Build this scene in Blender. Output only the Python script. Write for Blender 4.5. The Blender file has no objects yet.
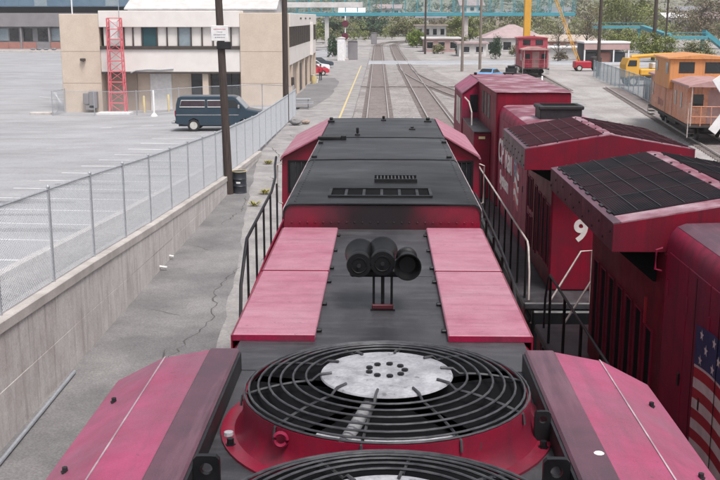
import bpy, bmesh, math, random
from mathutils import Vector, Matrix
R = math.radians
rnd = random.Random(7)
S = bpy.context.scene
COL = S.collection
PI = math.pi

# ------------------------------------------------------------------ camera
F, VX, VY, H = 1020.0, 383.0, 18.0, 6.7
PITCH = math.atan((240 - VY) / F)
YAW = math.atan((VX - 360) / (F / math.cos(PITCH)))
FW = Vector((-math.sin(YAW) * math.cos(PITCH), math.cos(YAW) * math.cos(PITCH), -math.sin(PITCH)))
RT = Vector((math.cos(YAW), math.sin(YAW), 0))
UP = RT.cross(FW)
EYE = Vector((0, 0, H))
cam_d = bpy.data.cameras.new('camera')
cam = bpy.data.objects.new('camera', cam_d)
COL.objects.link(cam)
m = Matrix((RT, UP, -FW)).transposed().to_4x4()
m.translation = EYE
cam.matrix_world = m
cam_d.sensor_width = 36
cam_d.lens = F / 720 * 36
cam_d.clip_start = 0.1
cam_d.clip_end = 6000
S.camera = cam


def at(x, y, z=None, Y=None, X=None):
    """survey helper: a sight line of the photograph met with a known height, distance or offset"""
    r = FW * F + RT * (x - 360) - UP * (y - 240)
    t = (z - H) / r.z if z is not None else (Y / r.y if Y is not None else X / r.x)
    return EYE + r * t


# ------------------------------------------------------------------ sky, sun, exposure
SUN_EL, SUN_AZ = R(62), R(150)      # azimuth clockwise from +Y (camera looks along +Y)
W = bpy.data.worlds.new('World')
S.world = W
W.use_nodes = True
wn = W.node_tree.nodes
wl = W.node_tree.links
sky = wn.new('ShaderNodeTexSky')
sky.sky_type = 'NISHITA'
sky.sun_disc = False
sky.sun_elevation = SUN_EL
sky.sun_rotation = SUN_AZ
sky.dust_density = 4.0
sky.air_density = 1.0
hs = wn.new('ShaderNodeHueSaturation')
hs.inputs['Saturation'].default_value = 0.30
wl.new(sky.outputs[0], hs.inputs['Color'])
wl.new(hs.outputs[0], wn['Background'].inputs['Color'])
wn['Background'].inputs['Strength'].default_value = 0.085
sd = bpy.data.lights.new('sun', 'SUN')
sd.energy = 1.5
sd.angle = R(18)
sd.color = (1.0, 0.95, 0.92)
sun = bpy.data.objects.new('sun', sd)
COL.objects.link(sun)
dv = Vector((math.sin(SUN_AZ) * math.cos(SUN_EL), math.cos(SUN_AZ) * math.cos(SUN_EL), math.sin(SUN_EL)))
sun.rotation_euler = dv.to_track_quat('Z', 'Y').to_euler()
sun.location = (0, -40, 60)
S.view_settings.view_transform = 'Standard'
S.view_settings.look = 'None'
S.view_settings.gamma = 1
S.view_settings.use_curve_mapping = False
S.view_settings.exposure = 1.0

# ------------------------------------------------------------------ materials
MATS = {}


def mat(name, c, c2=None, scale=3.0, rough=0.6, metal=0.0, bump=0.0, bscale=None, coat=0.0, c3=None, s3=0.4, a3=0.5,
        streak=None, spec=0.5, stretch=(1, 1, 1), lo=0.38, hi=0.66, trans=0.0, rvar=0.0, grain=0.0, gscale=120.0, scuff=None, chips=None):
    """c/c2 mixed by fine noise, c3 laid over in large stains, streak = darker vertical runs, grain = fine speckle"""
    mt = bpy.data.materials.new(name)
    mt.use_nodes = True
    n, l = mt.node_tree.nodes, mt.node_tree.links
    b = n['Principled BSDF']
    b.inputs['Roughness'].default_value = rough
    b.inputs['Metallic'].default_value = metal
    b.inputs['Specular IOR Level'].default_value = spec
    b.inputs['Coat Weight'].default_value = coat
    b.inputs['Coat Roughness'].default_value = 0.25
    if trans:
        b.inputs['Transmission Weight'].default_value = trans
    geo = n.new('ShaderNodeNewGeometry')
    mp = n.new('ShaderNodeMapping')
    mp.inputs['Scale'].default_value = stretch
    l.new(geo.outputs['Position'], mp.inputs['Vector'])
    pos = mp.outputs[0]

    def noise(sc, det=6, r=0.6, vec=pos):
        t = n.new('ShaderNodeTexNoise')
        t.inputs['Scale'].default_value = sc
        t.inputs['Detail'].default_value = det
        t.inputs['Roughness'].default_value = r
        l.new(vec, t.inputs['Vector'])
        return t.outputs['Fac']

    def ramp(v, a, bb):
        t = n.new('ShaderNodeMapRange')
        t.inputs['From Min'].default_value = a
        t.inputs['From Max'].default_value = bb
        l.new(v, t.inputs['Value'])
        return t.outputs[0]

    def mixc(fac, A, B):
        t = n.new('ShaderNodeMix')
        t.data_type = 'RGBA'
        if isinstance(fac, float):
            t.inputs[0].default_value = fac
        else:
            l.new(fac, t.inputs[0])
        for sock, v in ((t.inputs[6], A), (t.inputs[7], B)):
            if isinstance(v, tuple):
                sock.default_value = (*v, 1)
            else:
                l.new(v, sock)
        return t.outputs[2]

    def mul(v, k):
        t = n.new('ShaderNodeMath')
        t.operation = 'MULTIPLY'
        l.new(v, t.inputs[0])
        t.inputs[1].default_value = k
        return t.outputs[0]
    col = c
    nz = noise(scale)
    col = mixc(ramp(nz, lo, hi), c, c2 if c2 else tuple(v * 0.8 for v in c))
    if c3:
        col = mixc(mul(ramp(noise(s3, 5, 0.65), 0.42, 0.68), a3), col, c3)
    if streak:
        m2 = n.new('ShaderNodeMapping')
        m2.inputs['Scale'].default_value = (9, 9, 0.5)
        l.new(geo.outputs['Position'], m2.inputs['Vector'])
        col = mixc(mul(ramp(noise(1.0, 5, 0.6, m2.outputs[0]), 0.5, 0.72), streak[1]), col, streak[0])
    if scuff:
        m3 = n.new('ShaderNodeMapping')
        m3.inputs['Scale'].default_value = scuff[2]
        l.new(geo.outputs['Position'], m3.inputs['Vector'])
        col = mixc(mul(ramp(noise(1.0, 8, 0.7, m3.outputs[0]), 0.48, 0.68), scuff[1]), col, scuff[0])
    if chips:
        col = mixc(mul(ramp(noise(chips[2], 4, 0.75), chips[3], chips[3] + 0.03), chips[1]), col, chips[0])
    if grain:
        g = noise(gscale, 3, 0.7)
        t = n.new('ShaderNodeMix')
        t.data_type = 'RGBA'
        t.blend_type = 'MULTIPLY'
        t.inputs[0].default_value = 1.0
        l.new(col, t.inputs[6]) if not isinstance(col, tuple) else None
        rr = n.new('ShaderNodeMapRange')
        rr.inputs['From Min'].default_value = 0.3
        rr.inputs['From Max'].default_value = 0.7
        rr.inputs['To Min'].default_value = 1 - grain
        rr.inputs['To Max'].default_value = 1 + grain
        l.new(g, rr.inputs['Value'])
        l.new(rr.outputs[0], t.inputs[7])
        col = t.outputs[2]
    if isinstance(col, tuple):
        b.inputs['Base Color'].default_value = (*col, 1)
    else:
        l.new(col, b.inputs['Base Color'])
    if rvar:
        t = n.new('ShaderNodeMapRange')
        t.inputs['From Min'].default_value = 0.3
        t.inputs['From Max'].default_value = 0.7
        t.inputs['To Min'].default_value = rough - rvar
        t.inputs['To Max'].default_value = rough + rvar
        l.new(nz, t.inputs['Value'])
        l.new(t.outputs[0], b.inputs['Roughness'])
    if bump:
        bp = n.new('ShaderNodeBump')
        bp.inputs['Strength'].default_value = bump
        bp.inputs['Distance'].default_value = 0.02
        l.new(noise(bscale or scale * 3), bp.inputs['Height'])
        l.new(bp.outputs[0], b.inputs['Normal'])
    MATS[name] = mt
    return mt


M = MATS
mat('red', (0.205, 0.003, 0.020), (0.15, 0.004, 0.019), 2.5, 0.58, c3=(0.085, 0.014, 0.027), s3=0.9, a3=0.65, streak=((0.05, 0.010, 0.016), 0.6), spec=0.2, rvar=0.08, bump=0.03, bscale=3, grain=0.12, gscale=60, chips=((0.05, 0.025, 0.03), 0.6, 9, 0.66))
mat('red_bright', (0.255, 0.003, 0.027), (0.19, 0.005, 0.024), 2.5, 0.36, c3=(0.095, 0.016, 0.030), s3=1.4, a3=0.7, streak=((0.06, 0.012, 0.020), 0.55), coat=0.15, rvar=0.08, grain=0.12, gscale=60, chips=((0.07, 0.03, 0.036), 0.7, 12, 0.66))
mat('red_old', (0.265, 0.008, 0.044), (0.185, 0.009, 0.036), 2.2, 0.58, c3=(0.175, 0.040, 0.068), s3=1.1, a3=0.6, streak=((0.07, 0.013, 0.024), 0.5), spec=0.2, rvar=0.08, bump=0.04, bscale=3, grain=0.14, gscale=60, chips=((0.06, 0.022, 0.03), 0.6, 8, 0.66))
mat('red_sooty', (0.10, 0.004, 0.013), (0.05, 0.006, 0.01), 2.0, 0.5, c3=(0.014, 0.011, 0.014), s3=1.3, a3=0.9, streak=((0.015, 0.01, 0.012), 0.8), rvar=0.1)
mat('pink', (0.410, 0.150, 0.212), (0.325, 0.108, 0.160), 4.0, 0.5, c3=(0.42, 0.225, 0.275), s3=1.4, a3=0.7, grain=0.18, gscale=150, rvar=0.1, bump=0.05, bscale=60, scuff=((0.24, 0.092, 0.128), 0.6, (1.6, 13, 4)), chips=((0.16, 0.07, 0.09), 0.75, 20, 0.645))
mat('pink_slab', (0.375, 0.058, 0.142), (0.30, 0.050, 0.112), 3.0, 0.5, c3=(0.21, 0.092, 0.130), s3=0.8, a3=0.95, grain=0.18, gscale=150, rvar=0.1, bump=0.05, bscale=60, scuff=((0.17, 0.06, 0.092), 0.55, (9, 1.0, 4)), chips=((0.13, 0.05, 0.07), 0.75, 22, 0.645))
mat('edge_pale', (0.46, 0.40, 0.42), (0.30, 0.22, 0.25), 6, 0.5, lo=0.35, hi=0.6)
mat('pink_worn', (0.22, 0.055, 0.088), (0.44, 0.31, 0.35), 1.6, 0.5, c3=(0.11, 0.02, 0.035), s3=1.5, a3=0.65, grain=0.2, gscale=70, lo=0.44, hi=0.64, bump=0.05, bscale=30)
mat('mauve', (0.130, 0.052, 0.078), (0.095, 0.045, 0.063), 4.0, 0.5, c3=(0.052, 0.040, 0.048), s3=1.2, a3=0.8, grain=0.18, gscale=140, scuff=((0.21, 0.10, 0.135), 0.6, (11, 0.8, 4)), chips=((0.28, 0.16, 0.19), 0.5, 26, 0.67))
mat('wing_side', (0.100, 0.026, 0.042), (0.065, 0.022, 0.032), 2.5, 0.5, c3=(0.125, 0.055, 0.073), s3=1.0, a3=0.6, streak=((0.03, 0.014, 0.018), 0.65), rvar=0.08, grain=0.12, gscale=60)
mat('soot', (0.019, 0.019, 0.022), (0.042, 0.042, 0.047), 1.3, 0.46, c3=(0.008, 0.008, 0.0095), s3=0.9, a3=0.9, grain=0.16, gscale=90, rvar=0.14, bump=0.04, bscale=40, stretch=(0.6, 1, 1), scuff=((0.095, 0.095, 0.102), 0.45, (0.8, 3, 4)), chips=((0.07, 0.068, 0.072), 0.5, 16, 0.68), spec=0.35)
mat('deck_grey', (0.036, 0.035, 0.040), (0.070, 0.068, 0.075), 2.0, 0.48, c3=(0.017, 0.016, 0.019), s3=1.3, a3=0.85, grain=0.18, gscale=110, rvar=0.14, stretch=(1, 0.45, 1), scuff=((0.105, 0.102, 0.110), 0.5, (1.4, 7, 4)), chips=((0.11, 0.105, 0.11), 0.5, 18, 0.68), spec=0.35)
mat('screen_black', (0.011, 0.011, 0.014), (0.022, 0.020, 0.025), 2.0, 0.8, c3=(0.040, 0.013, 0.019), s3=1.0, a3=0.7, grain=0.35, gscale=60, spec=0.15)
mat('screen_red', (0.062, 0.012, 0.020), (0.040, 0.011, 0.017), 2.0, 0.8, c3=(0.026, 0.016, 0.020), s3=1.2, a3=0.6, grain=0.35, gscale=60, spec=0.15)
mat('black', (0.006, 0.006, 0.0075), (0.011, 0.011, 0.0125), 6, 0.42, rvar=0.1, spec=0.35)
mat('horn_black', (0.0045, 0.0045, 0.0055), (0.008, 0.008, 0.009), 8, 0.5, spec=0.25)
mat('black_dusty', (0.010, 0.010, 0.012), (0.022, 0.0215, 0.025), 8, 0.55, c3=(0.03, 0.027, 0.03), s3=3, a3=0.5, spec=0.35)
mat('opening_shade', (0.004, 0.004, 0.005), (0.006, 0.006, 0.007), 2, 0.9, spec=0.1)  # near-black colour put in for the shade inside wells, slots and gaps
mat('wire_grey', (0.035, 0.035, 0.040), (0.085, 0.085, 0.092), 14, 0.4, metal=0.3)
mat('hub_white', (0.40, 0.40, 0.425), (0.28, 0.28, 0.305), 9, 0.5, c3=(0.17, 0.17, 0.185), s3=6, a3=0.8, grain=0.18, gscale=60, chips=((0.10, 0.10, 0.105), 0.7, 18, 0.62))
mat('blade_dark', (0.13, 0.13, 0.138), (0.20, 0.20, 0.21), 6, 0.5, c3=(0.07, 0.07, 0.075), s3=4, a3=0.6)
mat('blade_grey', (0.20, 0.20, 0.21), (0.30, 0.30, 0.31), 6, 0.5, c3=(0.12, 0.12, 0.125), s3=3, a3=0.6)
mat('rail_pale', (0.55, 0.50, 0.47), (0.40, 0.34, 0.32), 9, 0.45)
mat('white', (0.78, 0.77, 0.77), (0.66, 0.65, 0.65), 4, 0.55)
mat('letter_white', (0.72, 0.66, 0.64), (0.55, 0.48, 0.48), 5, 0.5)
mat('flag_blue', (0.015, 0.035, 0.11), (0.02, 0.05, 0.14), 4, 0.45)
mat('flag_red', (0.42, 0.012, 0.03), (0.34, 0.01, 0.03), 4, 0.45)
mat('glass_dark', (0.012, 0.015, 0.018), (0.02, 0.022, 0.026), 1, 0.08, spec=0.7)
mat('galv', (0.42, 0.44, 0.47), (0.33, 0.35, 0.38), 12, 0.45, metal=0.35)
mat('galv_blue', (0.28, 0.345, 0.385), (0.21, 0.27, 0.31), 3, 0.5, metal=0.2, c3=(0.35, 0.38, 0.40), s3=0.5, a3=0.6)
mat('wire_light', (0.50, 0.52, 0.55), (0.42, 0.44, 0.47), 10, 0.5, metal=0.3)
mat('concrete', (0.565, 0.525, 0.51), (0.47, 0.43, 0.415), 1.4, 0.85, c3=(0.65, 0.625, 0.61), s3=0.9, a3=0.75, streak=((0.27, 0.23, 0.215), 0.65), bump=0.3, bscale=14, grain=0.14, gscale=30, scuff=((0.70, 0.68, 0.67), 0.6, (3, 3, 0.5)), chips=((0.36, 0.32, 0.30), 0.5, 7, 0.62))
mat('concrete_cap', (0.55, 0.51, 0.485), (0.44, 0.405, 0.385), 1.6, 0.85, c3=(0.34, 0.31, 0.29), s3=1.2, a3=0.7, grain=0.12, gscale=40, bump=0.15, bscale=20)
mat('concrete_light', (0.34, 0.322, 0.318), (0.27, 0.255, 0.25), 1.0, 0.85, c3=(0.20, 0.19, 0.19), s3=0.5, a3=0.75, grain=0.18, gscale=18, bump=0.15, bscale=30)
mat('asphalt', (0.138, 0.133, 0.136), (0.172, 0.166, 0.168), 1.3, 0.85, c3=(0.27, 0.26, 0.257), s3=0.35, a3=0.85, grain=0.3, gscale=26, bump=0.2, bscale=45)
mat('asphalt_dark', (0.150, 0.146, 0.152), (0.19, 0.185, 0.19), 1.0, 0.85, c3=(0.26, 0.25, 0.25), s3=0.3, a3=0.6, grain=0.2, gscale=22)
mat('asphalt_lot', (0.325, 0.328, 0.345), (0.385, 0.385, 0.398), 0.6, 0.85, c3=(0.235, 0.228, 0.234), s3=0.4, a3=0.75, grain=0.2, gscale=20, bump=0.15, bscale=40, stretch=(0.5, 1, 1), scuff=((0.285, 0.282, 0.295), 0.45, (0.12, 0.08, 1)), chips=((0.24, 0.235, 0.24), 0.5, 1.3, 0.62))
mat('yard', (0.335, 0.310, 0.298), (0.25, 0.23, 0.222), 0.5, 0.9, c3=(0.43, 0.415, 0.408), s3=0.12, a3=0.8, grain=0.26, gscale=6, bump=0.3, bscale=12, scuff=((0.20, 0.185, 0.18), 0.6, (0.5, 0.12, 1)))
mat('ballast', (0.300, 0.278, 0.270), (0.190, 0.172, 0.166), 0.9, 0.9, c3=(0.36, 0.34, 0.332), s3=0.25, a3=0.7, grain=0.5, gscale=7, bump=0.6, bscale=16, scuff=((0.15, 0.135, 0.13), 0.55, (1.2, 0.25, 1)))
mat('ballast_rust', (0.240, 0.200, 0.190), (0.155, 0.128, 0.122), 0.9, 0.9, c3=(0.30, 0.272, 0.265), s3=0.3, a3=0.65, grain=0.5, gscale=7, scuff=((0.12, 0.10, 0.095), 0.5, (2.0, 0.25, 1)))
mat('rail_steel', (0.55, 0.52, 0.51), (0.38, 0.34, 0.32), 5, 0.35, metal=0.3)
mat('tie', (0.16, 0.13, 0.12), (0.22, 0.19, 0.18), 3, 0.9, c3=(0.27, 0.24, 0.23), s3=1.5, a3=0.6)
mat('crossing', (0.36, 0.375, 0.395), (0.27, 0.28, 0.30), 0.8, 0.8, c3=(0.42, 0.43, 0.45), s3=0.2, a3=0.6, grain=0.2, gscale=6)
mat('paint_white', (0.78, 0.78, 0.79), (0.60, 0.60, 0.61), 3.0, 0.7, lo=0.45, hi=0.75, c3=(0.44, 0.44, 0.455), s3=0.6, a3=0.5)
mat('paint_yellow', (0.62, 0.50, 0.22), (0.50, 0.42, 0.26), 2.0, 0.7)
mat('pole_wood', (0.040, 0.028, 0.024), (0.075, 0.055, 0.047), 5, 0.85, stretch=(6, 6, 0.4), bump=0.3, bscale=12)
mat('pole_pale', (0.24, 0.20, 0.17), (0.17, 0.14, 0.12), 4, 0.85, stretch=(5, 5, 0.4))
mat('stucco', (0.60, 0.505, 0.42), (0.55, 0.455, 0.375), 1.2, 0.85, c3=(0.52, 0.43, 0.36), s3=0.3, a3=0.5, grain=0.06, gscale=9, bump=0.1, bscale=20)
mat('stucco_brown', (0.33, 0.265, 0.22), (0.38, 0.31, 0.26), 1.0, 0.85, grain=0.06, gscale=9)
mat('cream', (0.74, 0.70, 0.67), (0.68, 0.64, 0.61), 1.0, 0.7)
mat('bronze', (0.055, 0.043, 0.040), (0.075, 0.06, 0.055), 3, 0.5)
mat('teal_glass', (0.025, 0.075, 0.09), (0.035, 0.09, 0.105), 1, 0.12)
mat('lattice_red', (0.62, 0.10, 0.13), (0.60, 0.20, 0.22), 3, 0.5)
mat('van_blue', (0.006, 0.024, 0.044), (0.008, 0.028, 0.049), 1.5, 0.3, coat=0.5, c3=(0.018, 0.034, 0.048), s3=0.8, a3=0.35)
mat('tyre', (0.018, 0.018, 0.019), (0.026, 0.026, 0.027), 6, 0.85)
mat('rim', (0.60, 0.58, 0.54), (0.5, 0.48, 0.45), 5, 0.4, metal=0.3)
mat('chrome', (0.6, 0.6, 0.62), (0.5, 0.5, 0.52), 3, 0.25, metal=0.9)
mat('van_window', (0.035, 0.024, 0.032), (0.06, 0.04, 0.05), 2, 0.12)  # pinkish tint paints the reflection in the glass
mat('orange', (0.60, 0.250, 0.145), (0.52, 0.19, 0.10), 1.6, 0.65, c3=(0.56, 0.34, 0.265), s3=0.9, a3=0.8, streak=((0.22, 0.085, 0.055), 0.6), grain=0.18, gscale=7, chips=((0.20, 0.09, 0.065), 0.7, 3.5, 0.62))
mat('orange_bright', (0.62, 0.27, 0.085), (0.56, 0.22, 0.07), 1.2, 0.6, c3=(0.56, 0.31, 0.17), s3=0.6, a3=0.7, streak=((0.30, 0.11, 0.05), 0.5), chips=((0.25, 0.10, 0.05), 0.6, 3.0, 0.63))
mat('caboose_roof', (0.36, 0.20, 0.19), (0.44, 0.28, 0.27), 1.5, 0.7)
mat('underframe', (0.030, 0.026, 0.026), (0.055, 0.046, 0.043), 4, 0.8)
mat('caboose_red', (0.36, 0.035, 0.06), (0.30, 0.04, 0.06), 1.2, 0.6, c3=(0.42, 0.12, 0.14), s3=0.5, a3=0.5)
mat('yellow', (0.68, 0.36, 0.03), (0.60, 0.32, 0.04), 1.5, 0.55, c3=(0.5, 0.28, 0.08), s3=1.0, a3=0.5)
mat('teal', (0.055, 0.28, 0.34), (0.045, 0.24, 0.30), 1.0, 0.6)
mat('teal_light', (0.07, 0.27, 0.31), (0.06, 0.23, 0.27), 1.0, 0.6)
mat('blue_tarp', (0.10, 0.30, 0.58), (0.08, 0.26, 0.52), 3, 0.45)
mat('house_pink', (0.45, 0.30, 0.285), (0.38, 0.25, 0.24), 0.8, 0.8, c3=(0.33, 0.25, 0.24), s3=0.4, a3=0.5)
mat('house_white', (0.62, 0.60, 0.59), (0.52, 0.50, 0.49), 0.6, 0.8, c3=(0.42, 0.40, 0.39), s3=0.3, a3=0.5)
mat('house_tan', (0.46, 0.38, 0.32), (0.42, 0.34, 0.29), 0.6, 0.8)
mat('brick_far', (0.36, 0.17, 0.14), (0.30, 0.14, 0.12), 0.9, 0.85)
mat('roof_pink', (0.42, 0.315, 0.315), (0.36, 0.265, 0.265), 0.6, 0.7, c3=(0.30, 0.24, 0.24), s3=0.3, a3=0.6)
mat('roof_grey', (0.22, 0.22, 0.235), (0.18, 0.18, 0.19), 0.6, 0.8)
mat('roof_white', (0.80, 0.79, 0.79), (0.74, 0.73, 0.73), 0.6, 0.6)
mat('garage_grey', (0.24, 0.225, 0.235), (0.20, 0.19, 0.20), 0.5, 0.8)
mat('garage_blue', (0.13, 0.20, 0.27), (0.10, 0.16, 0.23), 0.3, 0.3)
mat('hill', (0.155, 0.155, 0.115), (0.225, 0.215, 0.175), 0.05, 0.95, c3=(0.30, 0.285, 0.25), s3=0.03, a3=0.7, grain=0.3, gscale=0.5)
mat('bark', (0.075, 0.06, 0.05), (0.11, 0.09, 0.08), 4, 0.9)
mat('leaf_spring', (0.205, 0.225, 0.055), (0.150, 0.178, 0.048), 0.9, 0.6)
mat('leaf_bright', (0.175, 0.235, 0.028), (0.13, 0.19, 0.03), 0.9, 0.6)
mat('leaf_olive', (0.165, 0.170, 0.070), (0.215, 0.212, 0.100), 0.5, 0.6)
mat('leaf_dark', (0.053, 0.098, 0.053), (0.075, 0.128, 0.060), 0.6, 0.6)
mat('leaf_brown', (0.185, 0.150, 0.095), (0.140, 0.120, 0.078), 0.7, 0.7)
mat('car_red', (0.50, 0.012, 0.03), (0.46, 0.012, 0.03), 1, 0.3, coat=0.5)
mat('car_white', (0.72, 0.72, 0.74), (0.68, 0.68, 0.7), 1, 0.3, coat=0.5)
mat('car_dark', (0.02, 0.035, 0.05), (0.025, 0.04, 0.055), 1, 0.3, coat=0.5)
mat('car_sky', (0.16, 0.36, 0.62), (0.14, 0.33, 0.58), 1, 0.3, coat=0.5)
mat('oil', (0.13, 0.125, 0.13), (0.19, 0.185, 0.19), 2.5, 0.8, c3=(0.24, 0.235, 0.24), s3=1.5, a3=0.7)
mat('crack', (0.07, 0.066, 0.066), (0.11, 0.10, 0.10), 5, 0.9)
mat('car_silver', (0.34, 0.35, 0.38), (0.30, 0.31, 0.34), 1, 0.3, coat=0.5, metal=0.3)
mat('jacket_red', (0.42, 0.02, 0.04), (0.34, 0.02, 0.04), 8, 0.8)
mat('cloth_dark', (0.02, 0.02, 0.026), (0.03, 0.03, 0.035), 8, 0.85)
mat('skin', (0.45, 0.26, 0.19), (0.42, 0.24, 0.18), 8, 0.6)
mat('sign_red', (0.11, 0.015, 0.03), (0.09, 0.015, 0.03), 3, 0.5)
mat('weed', (0.36, 0.30, 0.06), (0.25, 0.25, 0.06), 9, 0.7)
mat('ink_red', (0.45, 0.10, 0.13), (0.4, 0.1, 0.12), 3, 0.6)
mat('ink_grey', (0.20, 0.20, 0.23), (0.16, 0.16, 0.19), 3, 0.6)
mat('drum_black', (0.020, 0.024, 0.034), (0.035, 0.038, 0.046), 5, 0.4)


def stain(base, name, centre, radii, col, amount=1.0):
    """copy of a material with a soot stain of its own shape, centred on the exhaust"""
    mt = MATS[base].copy()
    mt.name = name
    n, l = mt.node_tree.nodes, mt.node_tree.links
    b = n['Principled BSDF']
    src = b.inputs['Base Color'].links[0].from_socket
    geo = n.new('ShaderNodeNewGeometry')
    mp = n.new('ShaderNodeMapping')
    mp.vector_type = 'POINT'
    mp.inputs['Scale'].default_value = [1 / r for r in radii]
    mp.inputs['Location'].default_value = [-c / r for c, r in zip(centre, radii)]
    l.new(geo.outputs['Position'], mp.inputs['Vector'])
    ln = n.new('ShaderNodeVectorMath')
    ln.operation = 'LENGTH'
    l.new(mp.outputs[0], ln.inputs[0])
    nz = n.new('ShaderNodeTexNoise')
    nz.inputs['Scale'].default_value = 3.0
    nz.inputs['Detail'].default_value = 6
    l.new(geo.outputs['Position'], nz.inputs['Vector'])
    ad = n.new('ShaderNodeMath')
    ad.operation = 'MULTIPLY_ADD'
    l.new(nz.outputs['Fac'], ad.inputs[0])
    ad.inputs[1].default_value = 0.7
    l.new(ln.outputs['Value'], ad.inputs[2])
    mr = n.new('ShaderNodeMapRange')
    mr.interpolation_type = 'SMOOTHSTEP'
    mr.inputs['From Min'].default_value = 1.35
    mr.inputs['From Max'].default_value = 0.55
    mr.inputs['To Max'].default_value = amount
    l.new(ad.outputs[0], mr.inputs['Value'])
    mx = n.new('ShaderNodeMix')
    mx.data_type = 'RGBA'
    l.new(mr.outputs[0], mx.inputs[0])
    l.new(src, mx.inputs[6])
    mx.inputs[7].default_value = (*col, 1)
    l.new(mx.outputs[2], b.inputs['Base Color'])
    MATS[name] = mt


stain('soot', 'roof_soot', (0, 10.9, 4.86), (2.6, 2.7, 3.0), (0.006, 0.006, 0.007))
stain('red_bright', 'housing_red', (0.0, 10.2, 4.75), (1.05, 3.0, 0.7), (0.012, 0.011, 0.013), 0.97)

# ------------------------------------------------------------------ mesh builder
class MB:
    def __init__(s):
        s.v, s.f = [], []

    def add(s, vs, fs):
        o = len(s.v)
        s.v += [tuple(p) for p in vs]
        s.f += [tuple(i + o for i in q) for q in fs]
        return s

    def box(s, x0, x1, y0, y1, z0, z1):
        vs = [(x, y, z) for z in (z0, z1) for y in (y0, y1) for x in (x0, x1)]
        return s.add(vs, [(0, 2, 3, 1), (4, 5, 7, 6), (0, 1, 5, 4), (2, 6, 7, 3), (0, 4, 6, 2), (1, 3, 7, 5)])

    def cbox(s, x0, x1, y0, y1, z0, z1, r=0.02):
        """box with chamfered edges"""
        x0, x1, y0, y1, z0, z1 = min(x0, x1), max(x0, x1), min(y0, y1), max(y0, y1), min(z0, z1), max(z0, z1)
        r = min(r, (x1 - x0) * .45, (y1 - y0) * .45, (z1 - z0) * .45)
        vs, idx = [], {}
        for sx in (0, 1):
            for sy in (0, 1):
                for sz in (0, 1):
                    P = ((x0, x1)[sx], (y0, y1)[sy], (z0, z1)[sz])
                    D = (1 - 2 * sx, 1 - 2 * sy, 1 - 2 * sz)
                    for a in range(3):
                        q = [P[i] + (r * D[i] if i != a else 0) for i in range(3)]
                        idx[sx, sy, sz, a] = len(vs)
                        vs.append(q)
        fs = []
        for a in range(3):
            for k in (0, 1):
                b, c = (a + 1) % 3, (a + 2) % 3
                q = []
                for (i, j) in ((0, 0), (1, 0), (1, 1), (0, 1)):
                    t = [0, 0, 0]
                    t[a], t[b], t[c] = k, i, j
                    q.append(idx[(*t, a)])
                fs.append(tuple(q) if k else tuple(reversed(q)))
        for a in range(3):
            b, c = (a + 1) % 3, (a + 2) % 3
            for i in (0, 1):
                for j in (0, 1):
                    t0, t1 = [0] * 3, [0] * 3
                    t0[a], t1[a] = 0, 1
                    t0[b] = t1[b] = i
                    t0[c] = t1[c] = j
                    fs.append((idx[(*t0, b)], idx[(*t1, b)], idx[(*t1, c)], idx[(*t0, c)]))
        for sx in (0, 1):
            for sy in (0, 1):
                for sz in (0, 1):
                    fs.append(tuple(idx[sx, sy, sz, a] for a in range(3)))
        return s.add(vs, fs)

    def prism(s, pts, axis, a0, a1):
        """closed outline extruded along an axis; pts are the two other coordinates in xyz order"""
        n = len(pts)

        def P(p, a):
            return {'x': (a, p[0], p[1]), 'y': (p[0], a, p[1]), 'z': (p[0], p[1], a)}[axis]
        vs = [P(p, a0) for p in pts] + [P(p, a1) for p in pts]
        return s.add(vs, [tuple(range(n))[::-1], tuple(range(n, 2 * n))] + [(i, (i + 1) % n, n + (i + 1) % n, n + i) for i in range(n)])

    def sheet(s, pts):
        return s.add(pts, [tuple(range(len(pts)))])

    def tube(s, pts, r, n=8, closed=False, r1=None):
        pts = [Vector(p) for p in pts]
        k = len(pts)
        rings = []
        for i, p in enumerate(pts):
            a = pts[(i - 1) % k] if (closed or i > 0) else p
            b = pts[(i + 1) % k] if (closed or i < k - 1) else p
            d = (b - a).normalized()
            u = d.cross(Vector((0, 0, 1)))
            if u.length < 0.05:
                u = d.cross(Vector((1, 0, 0))) if abs(d.x) < .9 else d.cross(Vector((0, 1, 0)))
            u.normalize()
            w = u.cross(d)
            rr = r if r1 is None else r + (r1 - r) * i / max(1, k - 1)
            rings.append([p + (u * math.cos(2 * PI * j / n) + w * math.sin(2 * PI * j / n)) * rr for j in range(n)])
        o = [q for g in rings for q in g]
        fs = []
        for i in range(k if closed else k - 1):
            i2 = (i + 1) % k
            for j in range(n):
                fs.append((i * n + j, i * n + (j + 1) % n, i2 * n + (j + 1) % n, i2 * n + j))
        if not closed:
            fs += [tuple(range(n))[::-1], tuple((k - 1) * n + j for j in range(n))]
        return s.add(o, fs)

    def lathe(s, prof, c, axis='z', n=24, caps=True):
        """prof = (radius, height) pairs turned about an axis through c"""
        vs = []
        for (r, h) in prof:
            for j in range(n):
                a = 2 * PI * j / n
                p = (r * math.cos(a), r * math.sin(a), h)
                p = {'z': p, 'y': (p[0], p[2], p[1]), 'x': (p[2], p[0], p[1])}[axis]
                vs.append((c[0] + p[0], c[1] + p[1], c[2] + p[2]))
        k = len(prof)
        fs = [(i * n + j, i * n + (j + 1) % n, (i + 1) * n + (j + 1) % n, (i + 1) * n + j) for i in range(k - 1) for j in range(n)]
        if caps:
            if prof[0][0] > 1e-4:
                fs.append(tuple(range(n))[::-1])
            if prof[-1][0] > 1e-4:
                fs.append(tuple((k - 1) * n + j for j in range(n)))
        return s.add(vs, fs)

    def map(s, fn):
        s.v = [tuple(fn(Vector(p))) for p in s.v]
        return s


OFF = {}


def root_of(o):
    while o.parent:
        o = o.parent
    return o


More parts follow.
